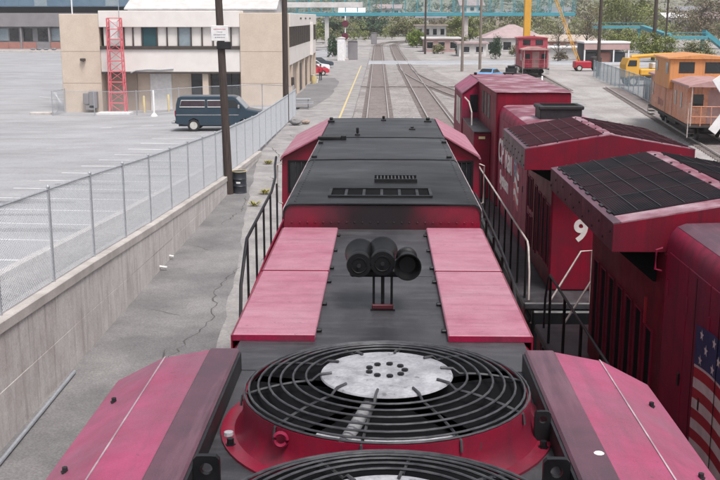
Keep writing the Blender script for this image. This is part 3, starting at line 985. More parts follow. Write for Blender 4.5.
def fan(yc, full):
    z0 = 4.76
    n = 64
    sh = part('fan_shroud', MB().lathe([(0.80, z0), (0.80, z0 + 0.012), (0.735, z0 + 0.016), (0.705, z0 + 0.05), (0.692, z0 + 0.11), (0.690, 4.955), (0.672, 4.955), (0.672, z0 + 0.01), (0.672, 4.30)], (FX, yc, 0), 'z', n, False), 'red_bright', loco, True, sharp=30)
    part('fan_well', MB().lathe([(0.6705, 4.945), (0.6705, 4.32), (0.001, 4.30)], (FX, yc, 0), 'z', 40), 'opening_shade', sh, True)  # black lining paints the darkness inside the shroud
    for r in (0.683, 0.662, 0.617, 0.566, 0.510, 0.450, 0.388):
        z = 5.022 - 0.055 * ((r - 0.33) / 0.35) ** 2
        if r > 0.68:
            z = 4.962
        ng = 48
        part('grille_ring', MB().tube([(FX + r * math.cos(2 * PI * i / ng), yc + r * math.sin(2 * PI * i / ng), z) for i in range(ng)], 0.0058, 6, True), 'wire_grey', sh, True)
    for k in range(10):
        a = 2 * PI * (k + 0.25) / 10
        c, s = math.cos(a), math.sin(a)
        pts = [(FX + c * r, yc + s * r, 5.022 - 0.055 * ((r - 0.33) / 0.35) ** 2 - 0.014) for r in (0.36, 0.44, 0.52, 0.6, 0.695)] + [(FX + c * 0.70, yc + s * 0.70, 4.90)]
        pts = [(FX + c * 0.265, yc + s * 0.265, 5.042), (FX + c * 0.325, yc + s * 0.325, 5.036)] + pts
        part('grille_spoke', MB().tube(pts, 0.0068, 6), 'wire_grey', sh, True)
    hub = part('hub_plate', MB().lathe([(0.0, 5.040), (0.10, 5.039), (0.285, 5.034), (0.316, 5.028), (0.32, 5.020), (0.31, 5.014), (0.0, 5.014)], (FX, yc, 0), 'z', 48), 'hub_white', sh, True)
    for k in range(9):
        a = 2 * PI * k / 9
        part('hub_bolt', MB().lathe([(0.016, 5.035), (0.016, 5.050), (0.010, 5.052)], (FX + 0.088 * math.cos(a), yc + 0.088 * math.sin(a), 0), 'z', 6), 'black', sh)
    part('motor', MB().lathe([(0.20, 4.40), (0.22, 4.46), (0.22, 4.80), (0.15, 4.84), (0.0, 4.85)], (FX, yc, 0), 'z', 24), 'blade_grey', sh, True)
    for k in range(6):
        a = 2 * PI * k / 6 + 0.2
        ca, sa = math.cos(a), math.sin(a)
        vs = []
        for (r, hw, tl) in ((0.20, 0.06, 0.05), (0.43, 0.085, 0.05), (0.655, 0.11, 0.04)):
            for (w, zz) in ((-hw, -tl), (hw, tl)):
                for dz in (0, 0.012):
                    vs.append((FX + ca * r - sa * w, yc + sa * r + ca * w, 4.86 + zz + dz))
        fs = []
        for i in range(2):
            o = i * 4
            fs += [(o, o + 4, o + 6, o + 2), (o + 1, o + 3, o + 7, o + 5), (o, o + 1, o + 5, o + 4), (o + 2, o + 6, o + 7, o + 3)]
        fs += [(0, 2, 3, 1), (8, 9, 11, 10)]
        part('fan_blade', MB().add(vs, fs), 'blade_dark', sh)
    # conduit from the rim to the motor
    part('conduit', MB().tube([(FX - 0.19, yc - 0.655, 4.93), (FX - 0.13, yc - 0.45, 4.955), (FX - 0.07, yc - 0.22, 4.975)], 0.030, 10), 'blade_grey', sh, True)
    for (aa, ww) in ((R(-58), 0.055), (R(238), 0.04), (R(168), 0.05), (R(22), 0.05)):
        ca, sa = math.cos(aa), math.sin(aa)
        arm = MB().cbox(0.10, 0.668, -ww, ww, 4.895, 4.945, 0.01)
        part('motor_bracket', arm.map(lambda p: (FX + p.x * ca - p.y * sa, yc + p.x * sa + p.y * ca, p.z)), 'blade_grey', sh)
    ledge = []
    for k in range(11):
        a_ = PI * 1.5 + (k - 5) * 0.10
        ledge.append((FX + 0.63 * math.cos(a_), yc + 0.63 * math.sin(a_), 4.935))
    part('inner_ledge', MB().tube(ledge, 0.016, 6), 'hub_white', sh)
    rb = MB()
    for k in range(9):
        a = PI * 1.5 + (k - 4) * 0.13
        rb.lathe([(0.017, -0.004), (0.017, 0.004)], (FX + 0.665 * math.cos(a), yc + 0.665 * math.sin(a), 4.90), 'y', 8)
    part('rivet_row', rb, 'black', sh)
    rg = [(FX - 0.46 + 0.028 * math.cos(t), yc - 0.545, 4.915 + 0.03 * math.sin(t)) for t in [2 * PI * i / 14 for i in range(14)]]
    part('eye_ring', MB().tube(rg, 0.010, 6, True), 'red_old', sh, True)
    for sx in (-1, 1):
        l2 = plate_hole(0.075, 0.15, 0.11, 0.018, 0.02)
        l2.map(lambda p: (FX + sx * 0.735 + p.y, yc - 0.22 + p.x, z0 + 0.01 + p.z)) if sx < 0 else l2.map(lambda p: (FX + 0.725 + p.x, yc - 0.20 + p.y, z0 + 0.01 + p.z))
        if sx > 0:
            part('rim_lug', l2, 'black', sh)
        for dy in (-0.28, 0.28):
            bolt(sh, FX + sx * 0.72, yc + dy, z0 + 0.015, 0.016, 0.03, 'black')
    cl = MB().lathe([(0.024, z0 + 0.012), (0.022, z0 + 0.03), (0.012, z0 + 0.034), (0.0, z0 + 0.034)], (FX - 0.745, yc - 0.17, 0), 'z', 10)
    part('flange_nut', cl, 'hub_white', sh)


fan(4.67, True)
fan(3.23, True)
fan(1.79, True)
# drop step between deck and hood
part('deck_lip', MB().box(-0.80, 0.80, 5.441, 5.452, 4.60, 4.7615), 'black_dusty', loco)

# horn cluster
hy = 7.28
hb = part('horn_bracket', MB().box(-0.082, 0.098, hy - 0.05, hy + 0.05, 4.593, 4.605).box(-0.068, -0.050, hy - 0.02, hy + 0.02, 4.605, 4.86).box(0.064, 0.082, hy - 0.02, hy + 0.02, 4.605, 4.86)
          .box(-0.006, 0.020, hy - 0.012, hy + 0.012, 4.61, 4.86), 'black', loco)
part('foot_plate', MB().cbox(-0.072, 0.086, hy - 0.055, hy - 0.018, 4.604, 4.640, 0.006), 'red_sooty', hb)
part('manifold', MB().cbox(-0.235, 0.235, hy - 0.045, hy + 0.045, 4.845, 4.905, 0.015), 'black', hb)
for (hx, fwd, hz) in ((-0.165, 1, 4.955), (0.005, 1, 4.970), (0.185, -1, 4.955)):
    ax = MB()
    prof_o = [(0.0, -0.13), (0.088, -0.13), (0.092, -0.11), (0.092, -0.055), (0.075, -0.04), (0.075, -0.02), (0.080, 0.0), (0.084, 0.08), (0.096, 0.17), (0.110, 0.23), (0.116, 0.25), (0.116, 0.265)]
    prof_i = [(0.107, 0.265), (0.092, 0.22), (0.065, 0.17), (0.045, 0.08), (0.0, 0.05)]
    if fwd > 0:
        ax.lathe(prof_o + prof_i, (0, 0, 0), 'y', 28)
        sc = 1.0
    else:
        ax.lathe([(r * 0.86, -h * 0.85) for r, h in prof_o + prof_i], (0, 0, 0), 'y', 28)
    ax.map(lambda p: (p.x + hx, p.y + hy + (0.0 if fwd > 0 else 0.05), p.z + hz + (0.0 if fwd > 0 else 0)))
    hbell = part('horn_bell', ax, 'horn_black', hb, True)
    if fwd > 0:
        part('cap_screw', MB().lathe([(0.014, -0.02), (0.014, 0.0)], (hx, hy - 0.132, hz), 'y', 8), 'black_dusty', hbell)
        part('cap_ring', MB().tube([(hx + 0.055 * math.cos(2 * PI * i / 20), hy - 0.132, hz + 0.055 * math.sin(2 * PI * i / 20)) for i in range(20)], 0.005, 5, True), 'horn_black', hbell)
    else:
        part('bell_throat', MB().lathe([(0.060, -0.150), (0.035, -0.11), (0.0, -0.1)], (hx, hy + 0.05, hz), 'y', 24), 'black', hbell, True)

# raised equipment section and cab roof
zt = 4.86
secA = [(-1.005, 4.30), (-1.005, 4.78), (-0.985, 4.825), (-0.94, 4.85), (-0.5, zt), (0.5, zt), (0.94, 4.85), (0.985, 4.825), (1.005, 4.78), (1.005, 4.30)]
part('equipment_housing', MB().prism([(-1.0, 1.66), (-1.0, 4.80), (-0.93, 4.835), (0.93, 4.835), (1.0, 4.80), (1.0, 1.66)], 'y', 10.21, 16.9), 'housing_red', loco)


def roof_sheet(y0, y1, dz=0.0, lip=0.0):
    prof = [(-1.012, 4.70), (-1.012, 4.775), (-0.99, 4.825), (-0.945, 4.852), (-0.5, zt), (0.5, zt), (0.945, 4.852), (0.99, 4.825), (1.012, 4.775), (1.012, 4.70)]
    inn = [(x * 0.985, z - 0.014) for x, z in prof[::-1]]
    return MB().prism([(x, z + dz) for x, z in prof + inn], 'y', y0, y1)


r1 = part('roof_panel', roof_sheet(10.195, 13.47), 'roof_soot', loco, True, sharp=50)
r2 = part('roof_panel', roof_sheet(13.49, 16.02, 0.002), 'soot', loco, True, sharp=50)
r3 = part('roof_panel', roof_sheet(16.05, 19.25, 0.004), 'soot', loco, True, sharp=50)
for (yy, rr) in ((13.48, r2), (16.035, r3)):
    part('joint_strip', MB().prism([(x, z) for x, z in [(-1.016, 4.72), (-1.016, 4.782), (-0.99, 4.834), (-0.945, 4.862), (-0.5, zt + 0.012), (0.5, zt + 0.012), (0.945, 4.862), (0.99, 4.834), (1.016, 4.782), (1.016, 4.72), (1.0, 4.72), (0.93, 4.84), (-0.93, 4.84), (-1.0, 4.72)]], 'y', yy - 0.022, yy + 0.022), 'black', rr)
# pale worn edge trims along the sides
for sx in (-1, 1):
    part('edge_trim', MB().prism([(sx * 1.013, 4.70), (sx * 1.013, 4.785), (sx * 1.022, 4.785), (sx * 1.03, 4.70)], 'y', 10.30, 16.4), 'edge_pale', loco)
# rivet rows along the housing roof edges and face
for sx in (-1, 1):
    rv = MB()
    for k in range(40):
        yy = 10.35 + 0.155 * k
        rv.lathe([(0.011, 0.0), (0.008, 0.006), (0.0, 0.008)], (sx * 0.90, yy, 4.8535), 'z', 6)
    part('rivet_row', rv, 'soot', loco, kind='stuff')
rv = MB()
for k in range(24):
    rv.lathe([(0.010, 0.0), (0.007, -0.006), (0.0, -0.008)], (-0.92 + 0.08 * k, 10.209, 4.66), 'y', 6)
part('rivet_row', rv, 'housing_red', loco, kind='stuff')
# exhaust slot
sl = part('exhaust_slot', MB().box(-0.54, 0.50, 10.60, 11.04, zt - 0.004, zt + 0.0065), 'opening_shade', loco)
part('slot_frame', MB().box(-0.57, 0.53, 11.04, 11.075, zt, zt + 0.022).box(-0.57, 0.53, 10.565, 10.60, zt, zt + 0.018).box(-0.57, -0.54, 10.60, 11.04, zt, zt + 0.02).box(0.50, 0.53, 10.60, 11.04, zt, zt + 0.02), 'black', sl)
for k in range(5):
    x = -0.40 + 0.19 * k
    part('slot_bar', MB().box(x, x + 0.03, 10.62, 11.03, zt + 0.006, zt + 0.012), 'black', sl)
vg = part('vent_grille', MB().box(-0.07, 0.38, 11.60, 11.88, zt, zt + 0.012), 'opening_shade', loco)
for k in range(11):
    x = -0.065 + 0.0415 * k
    part('vent_slat', MB().cbox(x, x + 0.017, 11.61, 11.87, zt + 0.012, zt + 0.034, 0.004), 'deck_grey', vg)
part('vent_frame', MB().box(-0.09, 0.40, 11.575, 11.60, zt, zt + 0.036), 'black', vg)
part('vent_frame', MB().box(-0.09, 0.40, 11.88, 11.905, zt, zt + 0.036), 'black', vg)
# roof fittings: antennas and lugs
for (x, yy, h, w) in ((-0.93, 18.55, 0.08, 0.045), (0.02, 18.75, 0.09, 0.035), (0.82, 18.55, 0.08, 0.05), (-0.40, 16.35, 0.13, 0.032), (0.50, 17.2, 0.06, 0.04)):
    an = MB().cbox(x - w * 1.3, x + w * 1.3, yy - w * 1.3, yy + w * 1.3, zt - 0.01, zt + 0.03, 0.008)
    an.cbox(x - w * 0.7, x + w * 0.7, yy - w * 0.7, yy + w * 0.7, zt + 0.03, zt + h, 0.012)
    part('antenna', an, 'black', loco)
part('conduit_bar', MB().cbox(-1.0, -0.62, 15.72, 15.80, zt - 0.005, zt + 0.05, 0.01).cbox(-0.64, -0.56, 15.70, 15.82, zt - 0.005, zt + 0.07, 0.01), 'black', loco)
for (x, yy) in ((-0.92, 13.7), (0.90, 13.7), (0.93, 15.4), (-0.93, 15.3)):
    part('roof_lug', MB().cbox(x - 0.035, x + 0.035, yy - 0.03, yy + 0.03, zt - 0.02, zt + 0.03, 0.01), 'black', loco)

# cab
cab_sec = [(-1.64, 1.652), (-1.66, 3.3), (-1.64, 4.45), (-1.62, 4.50), (-1.02, 4.815), (1.0, 4.815), (1.56, 4.50), (1.58, 4.45), (1.60, 3.3), (1.58, 1.652)]
cab = part('cab', MB().prism(cab_sec, 'y', 16.55, 19.45), 'red_bright', loco)
for sx, xo in ((-1, 1.66), (1, 1.60)):
    part('roof_slope', MB().prism([(sx * 0.985, 4.83), (sx * 0.985, 4.853), (sx * (xo - 0.02), 4.516), (sx * xo, 4.47), (sx * (xo - 0.02), 4.46), (sx * (xo - 0.06), 4.50)], 'y', 16.46, 19.5), 'pink', cab)  # pink over the red cab carries the slope's reflection as colour
    part('drip_rail', MB().tube([(sx * 1.03, 16.47, 4.815), (sx * (xo - 0.03), 16.47, 4.488), (sx * xo, 16.50, 4.42)], 0.012, 6), 'red_old', cab)
    # rear-facing window with frame and bars
    xa, xb = sx * 1.13, sx * (xo - 0.15)
    w = part('rear_window', MB().box(min(xa, xb), max(xa, xb), 16.535, 16.548, 3.92, 4.40), 'glass_dark', cab)
    fr = MB()
    for (p, q, z0_, z1_) in ((min(xa, xb) - .035, min(xa, xb), 3.89, 4.43), (max(xa, xb), max(xa, xb) + .035, 3.89, 4.43)):
        fr.box(p, q, 16.52, 16.5485, z0_, z1_)
    fr.box(min(xa, xb), max(xa, xb), 16.52, 16.5485, 4.40, 4.43).box(min(xa, xb), max(xa, xb), 16.52, 16.5485, 3.89, 3.92)
    part('window_frame', fr, 'black', w)
    for k in range(1, 4):
        x = min(xa, xb) + (max(xa, xb) - min(xa, xb)) * k / 4
        part('guard_bar', MB().tube([(x, 16.525, 3.92), (x, 16.525, 4.40)], 0.007, 6), 'wire_grey', w)
    # side windows of the cab
    for (ya, yb) in ((16.95, 17.75), (17.85, 18.7)):
        part('side_window', MB().box(sx * (xo - 0.02), sx * (xo + 0.008), ya, yb, 3.35, 4.2), 'glass_dark', cab)
    # pale grab iron on the cab corner
    xg = sx * (xo + 0.05)
    part('grab_iron', MB().tube([(sx * (xo - 0.02), 16.52, 4.38), (xg, 16.46, 4.36), (xg, 16.45, 3.75), (sx * (xo - 0.02), 16.5, 3.72)], 0.014, 8), 'rail_pale', cab, True)
part('nose', MB().prism([(19.452, 1.652), (22.1, 1.652), (22.25, 2.0), (22.0, 3.5), (20.3, 3.65), (19.452, 4.6)], 'x', -1.2, 1.2), 'red', loco)
# raised step walkway beside the housing, with railings
part('equipment_cabinet', MB().cbox(-1.50, -1.013, 10.3, 16.5, 1.652, 3.35, 0.02), 'red', loco)
part('equipment_cabinet', MB().cbox(1.013, 1.50, 10.9, 16.5, 1.652, 3.0, 0.02), 'red', loco)
lp = [(-1.50, 10.35, 3.40), (-1.51, 10.55, 3.9), (-1.51, 11.0, 4.22), (-1.51, 11.12, 4.29), (-1.51, 12.2, 4.33), (-1.52, 13.8, 4.37), (-1.58, 14.9, 4.40), (-1.70, 16.0, 4.42), (-1.72, 16.4, 4.5)]
hr = part('handrail', MB().tube(lp, 0.019, 8), 'black_dusty', loco, True)
for yy in (11.15, 11.95, 12.75, 13.55, 14.4):
    zt_ = 4.29 + (yy - 11.15) * 0.03
    part('stanchion', MB().cbox(-1.522, -1.498, yy - 0.025, yy + 0.025, 3.35, zt_, 0.006), 'black_dusty', hr)
part('toe_board', MB().prism([(10.6, 3.35), (16.4, 3.35), (16.4, 3.75), (13, 3.72), (10.8, 3.62)], 'x', -1.495, -1.475), 'red_old', hr)
rp = [(1.50, 10.9, 3.05), (1.50, 11.0, 3.55), (1.50, 11.3, 3.75), (1.50, 12.7, 3.86), (1.50, 14.4, 3.90), (1.50, 16.3, 3.93)]
hr = part('handrail', MB().tube(rp, 0.019, 8), 'black_dusty', loco, True)
for yy in (11.4, 12.4, 13.4, 14.4, 15.4):
    part('stanchion', MB().tube([(1.5, yy, 3.0), (1.5, yy, 3.76 + (yy - 11.4) * 0.035)], 0.018, 8), 'black', hr)
part('toe_board', MB().box(1.47, 1.485, 11.2, 16.3, 3.0, 3.28), 'red_old', hr)


# ------------------------------------------------------------------ the two neighbouring locomotives
def ge_loco(label, xc, y0, d, P):
    lo = thing('locomotive', label, 'locomotive', (xc, y0 + d * 11, 0), world=True, group='dark red locomotives on the second track')
    fn = lambda p: (xc + p.x, y0 + d * p.y, p.z)

    def gp(name, mb, mt, parent=None, **k):
        return part(name, mb.map(fn), mt, parent or lo, **k)
    HW = 0.93
    L = 22.0
    gp('walkway', MB().cbox(-1.50, 1.50, 0.0, L - 0.6, 1.52, 1.65, 0.02), 'deck_grey')
    gp('frame', MB().box(-1.05, 1.05, 0.1, L - 0.7, 1.0, 1.518), 'underframe')
    gp('pilot', MB().cbox(-1.35, 1.35, -0.08, 0.098, 0.25, 1.516, 0.03), 'black')
    gp('coupler', MB().cbox(-0.16, 0.16, -0.70, -0.09, 0.72, 1.02, 0.05).cbox(-0.2, 0.02, -0.86, -0.5, 0.68, 1.06, 0.06), 'underframe')
    gp('fuel_tank', MB().cbox(-1.4, 1.4, 8.2, 13.6, 0.25, 0.99, 0.15), 'underframe')
    ta = thing_tr = None
    truck(lo, y0 + d * 3.8, xc)
    truck(lo, y0 + d * 17.6, xc)
    wr, w0, w1, h1, h2, c1 = P['rear'], P['wing0'], P['wing1'], P['hood1'], P['aux1'], P['cab1']
    zh = P.get('zh', 4.48)
    # hood under the wing, engine hood with rounded shoulders, higher auxiliary hood, cab, nose
    gp('rear_hood', MB().cbox(-HW, HW, wr, w1 + 0.1, 1.652, 4.03 + 2 * P.get('dz', 0), 0.03), 'red')
    prof = [(-HW, 1.652), (-HW, zh - 0.22), (-HW + 0.03, zh - 0.12), (-HW + 0.09, zh - 0.045), (-HW + 0.18, zh - 0.01), (-0.4, zh), (0.4, zh), (HW - 0.18, zh - 0.01), (HW - 0.09, zh - 0.045), (HW - 0.03, zh - 0.12), (HW, zh - 0.22), (HW, 1.652)]
    eh = gp('engine_hood', MB().prism(prof, 'y', w1 + 0.102, h1), 'red_old', smooth=True, sharp=45)
    top = [(x, z + 0.004) for x, z in prof[3:9]]
    gp('hood_top', MB().prism(top + [(x, z - 0.006) for x, z in top[::-1]], 'y', w1 + 0.12, h1 - 0.01), P['topmat'], eh, smooth=True, sharp=45)
    ax = gp('auxiliary_hood', MB().cbox(-1.02, 0.98, h1 + 0.002, h2, 1.652, 4.74, 0.03), 'red')
    gp('hood_top', MB().cbox(-1.06, 1.02, h1 - 0.05, h2, 4.742, 4.765, 0.008), 'pink_worn', ax)
    csec = [(-1.52, 1.652), (-1.54, 3.3), (-1.52, 4.36), (-1.02, 4.72), (1.02, 4.72), (1.52, 4.36), (1.54, 3.3), (1.52, 1.652)]
    cb = gp('cab', MB().prism(csec, 'y', h2 + 0.002, c1), 'red_old')
    for s in (-1, 1):
        gp('roof_slope', MB().prism([(s * 1.0, 4.725), (s * 1.0, 4.747), (s * 1.53, 4.372), (s * 1.545, 4.33), (s * 1.51, 4.35)], 'y', h2 - 0.05, c1 + 0.05), 'pink_slab', cb)
        gp('side_window', MB().box(s * 1.525, s * 1.545, h2 + 0.5, h2 + 1.3, 3.3, 4.15), 'glass_dark', cb)
        gp('side_window', MB().box(s * 1.525, s * 1.545, h2 + 1.4, h2 + 2.3, 3.3, 4.15), 'glass_dark', cb)
        gp('rear_window', MB().box(s * 1.15 - 0.13, s * 1.15 + 0.13, h2 - 0.012, h2 + 0.001, 3.75, 4.3), 'glass_dark', cb)
    gp('cab_roof', MB().box(-1.0, 1.0, h2 - 0.04, c1 + 0.05, 4.742, 4.772), 'pink_worn', cb)
    gp('antenna', MB().cbox(-0.9, -0.8, c1 - 0.5, c1 - 0.4, 4.77, 4.86, 0.02).cbox(0.1, 0.5, c1 - 0.6, c1 - 0.45, 4.80, 4.86, 0.02).box(0.15, 0.18, c1 - 0.55, c1 - 0.5, 4.77, 4.81).box(0.42, 0.45, c1 - 0.55, c1 - 0.5, 4.77, 4.81), 'black', cb)
    gp('nose', MB().prism([(c1, 1.652), (c1 + 2.0, 1.652), (c1 + 2.1, 2.1), (c1 + 1.7, 3.3), (c1 + 0.5, 3.45), (c1, 4.3)], 'x', -1.0, 1.0), 'red_old')
    for s in (-1, 1):
        cbn = gp('inverter_cabinet', MB().cbox(s * 1.50, s * 1.022, h1 + 1.2, h2, 1.652, 3.55, 0.02), 'red')
        gp('cabinet_top', MB().box(s * 1.51, s * 1.022, h1 + 1.15, h2, 3.552, 3.572), 'deck_grey', cbn)
        gp('label_plate', MB().box(s * 1.18, s * 1.36, h1 + 1.185, h1 + 1.199, 3.36, 3.43), 'paint_yellow', cbn)
        for k in range(3):
            gp('aux_louvre', MB().box(s * 1.021 if s < 0 else 0.981, s * 1.032 if s < 0 else 0.992, h1 + 1.6 + k * 0.9, h1 + 2.2 + k * 0.9, 3.9, 4.55), 'black', ax)
    # exhaust stack
    if P.get('stack'):
        yk = P['stack']
        stk = gp('exhaust_stack', MB().cbox(-0.46, 0.50, yk - 0.4, yk + 0.4, zh - 0.03, zh + 0.30, 0.02), 'black_dusty')
        gp('stack_lip', MB().cbox(-0.50, 0.54, yk - 0.44, yk + 0.44, zh + 0.22, zh + 0.31, 0.02), 'black_dusty', stk)
        gp('stack_opening', MB().box(-0.38, 0.42, yk - 0.3, yk + 0.3, zh + 0.30, zh + 0.315), 'opening_shade', stk)
    # radiator wing
    dz = P.get('dz', 0.0)
    zr, ze, zb = 4.655 + dz, 4.395 + dz, 4.035 + dz * 2
    wg = gp('radiator_wing', MB().prism([(-1.50, zb), (-1.50, ze), (0, zr), (1.50, ze), (1.50, zb)], 'y', w0 + 0.03, w1 - 0.03), 'red')
    sl = (zr - ze) / 1.50
    for (ya, yb) in ((w0, w0 + 0.029), (w1 - 0.029, w1)):
        gp('end_plate', MB().prism([(-1.515, ze), (0, zr), (1.515, ze), (1.515, zb - 0.01), (-1.515, zb - 0.01)], 'y', ya, yb), 'red', wg)
    T = lambda s, o, y, h: (s * o, y, zr - sl * o + h)
    e_near = P['enear']
    for s in (-1, 1):
        n = 7
        for k in range(n):
            ya, yb = w0 + (w1 - w0) * k / n + 0.006, w0 + (w1 - w0) * (k + 1) / n - 0.006
            sp = gp('side_panel', MB().box(s * 1.502, s * 1.518, ya, yb, zb - 0.01, ze + 0.002), 'wing_side', wg)
            if s < 0:
                for (by, bz_) in ((ya + 0.1, zb + 0.06), (yb - 0.12, zb + 0.2)):
                    gp('bolt', MB().lathe([(0.016, -0.012), (0.016, 0.0)], (-1.518, by, bz_), 'x', 6), 'black', sp)
        gp('underwing_shade', MB().prism([(s * 1.46, zb - 0.004), (s * 0.94, zb - 0.004), (s * 0.94, 3.74), (s * 0.97, 3.74), (s * 1.40, zb - 0.05)], 'y', w0 + 0.5, w1 - 0.25), 'opening_shade', wg)  # solid black wedge added in place of the shade under the overhang
        # frame strips on the slope, then the screen and its bars

        def slab(o0, o1, ya, yb, h0, h1_):
            vs = [T(s, o, y, h) for h in (h0, h1_) for y in (ya, yb) for o in (o0, o1)]
            return MB().add(vs, [(0, 2, 3, 1), (4, 5, 7, 6), (0, 1, 5, 4), (2, 6, 7, 3), (0, 4, 6, 2), (1, 3, 7, 5)])
        sy0, sy1 = (w0 + e_near[0], w1 - e_near[1])
        o0, o1 = 0.11, 1.43
        gp('frame_strip', slab(0.002, o0, w0 + 0.002, w1 - 0.002, 0.001, 0.018), 'pink_worn', wg)
        gp('frame_strip', slab(o1, 1.52, w0 + 0.002, w1 - 0.002, 0.001, 0.018), 'mauve', wg)
        gp('frame_strip', slab(o0 + 0.001, o1 - 0.001, w0 + 0.002, sy0, 0.001, 0.017), 'pink_worn', wg)
        gp('frame_strip', slab(o0 + 0.001, o1 - 0.001, sy1, w1 - 0.002, 0.001, 0.017), 'pink_worn', wg)
        sc = gp('radiator_screen', slab(o0 + 0.002, o1 - 0.002, sy0 + 0.001, sy1 - 0.001, 0.001, 0.034), P['screen'], wg)
        nb = 44
        for k in range(nb):
            a = o0 + 0.02 + (o1 - o0 - 0.04) * k / nb
            gp('screen_bar', slab(a, a + 0.012, sy0 + 0.02, sy1 - 0.02, 0.034, 0.038), P['screen'], sc)
        for k in range(1, 5):
            a = o0 + (o1 - o0) * k / 5
            gp('screen_rib', slab(a - 0.005, a + 0.005, sy0 + 0.01, sy1 - 0.01, 0.034, 0.046), 'soot' if P['screen'] == 'screen_black' else 'wing_side', sc)
        for k in range(1, 4):
            b = sy0 + (sy1 - sy0) * k / 4
            gp('screen_rib', slab(o0 + 0.01, o1 - 0.01, b - 0.006, b + 0.006, 0.034, 0.045), 'black' if k == 2 else ('soot' if P['screen'] == 'screen_black' else 'wing_side'), sc)
        for k in range(9):
            b = sy0 + (sy1 - sy0) * (k + 0.5) / 9
            gp('clip', slab(o1 + 0.002, o1 + 0.03, b - 0.08, b + 0.08, 0.018, 0.036), 'black', sc)
        for k in range(5):
            b = w0 + (w1 - w0) * (k + 0.5) / 5
            gp('clip', slab(0.055, 0.08, b - 0.02, b + 0.02, 0.018, 0.035), 'black', wg)
        for k in range(4):
            o = 0.2 + 0.36 * k
            gp('bolt', slab(o, o + 0.025, w0 + e_near[0] * 0.4, w0 + e_near[0] * 0.4 + 0.022, 0.017, 0.03), 'black', wg)
    for e in (-1, 1):
        yy = w0 - 0.06 if e < 0 else w1 + 0.06
        gp('grab_iron', MB().tube([(1.25, w0 - 0.0, 4.32), (1.25, w0 - 0.09, 4.30), (1.25, w0 - 0.09, 4.16), (1.25, w0 - 0.0, 4.14)], 0.012, 6), 'red_old', wg) if e < 0 else None
    # tall louvres under the wing: raised black panels painted as shaded openings
    for s in (-1, 1):
        for (ya, yb, za, zb_) in P['louvres']:
            lv = gp('louvre', MB().box(s * (HW - 0.01), s * (HW + 0.004), ya, yb, za, zb_), 'opening_shade', None)
            fr = MB().box(s * HW, s * (HW + 0.022), ya - 0.025, ya, za - 0.02, zb_ + 0.02).box(s * HW, s * (HW + 0.022), yb, yb + 0.025, za - 0.02, zb_ + 0.02)
            fr.box(s * HW, s * (HW + 0.022), ya, yb, zb_, zb_ + 0.02).box(s * HW, s * (HW + 0.022), ya, yb, za - 0.02, za)
            gp('louvre_frame', fr, 'red_old', lv)
        # hood doors with latches
        y = w1 + 0.25
        while y < h1 - 0.75:
            dr = gp('hood_door', MB().cbox(s * (HW + 0.001), s * (HW + 0.016), y, y + 0.70, 1.85, zh - 0.30, 0.005), 'red_old')
            gp('latch', MB().cbox(s * (HW + 0.016), s * (HW + 0.032), y + 0.60, y + 0.66, 2.9, 3.04, 0.005), 'black', dr)
            gp('hinge', MB().tube([(s * (HW + 0.02), y + 0.02, 3.9), (s * (HW + 0.02), y + 0.02, 3.72)], 0.016, 6), 'red_old', dr)
            y += 0.725
        # side railing
        ra, rb_ = P['rail']
        hr_ = gp('handrail', MB().tube([(s * 1.44, ra - 0.30, 1.75), (s * 1.44, ra - 0.26, 2.25), (s * 1.44, ra - 0.05, 2.66), (s * 1.44, ra + 0.1, 2.74), (s * 1.44, rb_, 2.74)], 0.019, 8), P['railmat'], smooth=True)
        k = ra + 0.2
        while k < rb_:
            gp('stanchion', MB().tube([(s * 1.44, k, 1.65), (s * 1.44, k, 2.73)], 0.022, 8), 'black', hr_)
            k += P.get('step', 1.2)
        # end-platform step rails
        gp('step_rail', MB().tube([(s * 0.30, 0.06, 1.6), (s * 0.30, 0.06, 2.62), (s * 0.50, 0.06, 2.60), (s * 1.05, 0.05, 1.62), (s * 1.36, 0.05, 1.25), (s * 1.36, 0.05, 0.5)], 0.019, 8), 'rail_pale', smooth=True)
        for k in range(3):
            gp('step', MB().cbox(s * 1.02, s * 1.46, 0.12, 0.46, 0.35 + 0.4 * k, 0.39 + 0.4 * k, 0.008), 'black')
        gp('step_side', MB().box(s * 1.46, s * 1.475, 0.10, 0.50, 0.3, 1.51), 'red_old')
    return lo, gp


PA = dict(rear=0.85, wing0=0.40, wing1=3.80, hood1=9.75, aux1=15.1, cab1=18.6, zh=4.42, topmat='pink_worn', stack=6.1, screen='screen_red',
          enear=(0.16, 0.1), louvres=[(1.0, 1.3, 2.1, 3.25), (1.5, 1.8, 2.1, 3.3), (2.05, 2.35, 2.1, 3.3), (2.6, 2.85, 2.0, 3.35), (3.2, 3.45, 2.75, 3.4), (3.2, 3.45, 2.0, 2.6), (3.6, 3.85, 2.75, 3.4), (3.6, 3.85, 2.0, 2.6)],
          rail=(0.15, 10.8), railmat='rail_pale', step=1.1)
la, ga = ge_loco('dark red locomotive with white side lettering ahead on the second track, cab far away', 4.08, 17.9, 1, PA)
PB = dict(rear=1.55, wing0=1.10, wing1=5.42, dz=0.06, hood1=13.6, aux1=17.6, cab1=20.2, zh=4.50, topmat='mauve', screen='screen_black',
          enear=(0.10, 0.36), louvres=[(1.85 + 0.50 * k, 2.13 + 0.50 * k, 2.0 - (0.25 if k > 4 else 0), 3.22 - (0.1 if k > 5 else 0)) for k in range(7)],
          rail=(0.85, 9.5), railmat='black_dusty', step=1.25)
lb, gb = ge_loco('dark red locomotive with a flag painted on its side at the right picture edge', 4.09, 16.6, -1, PB)

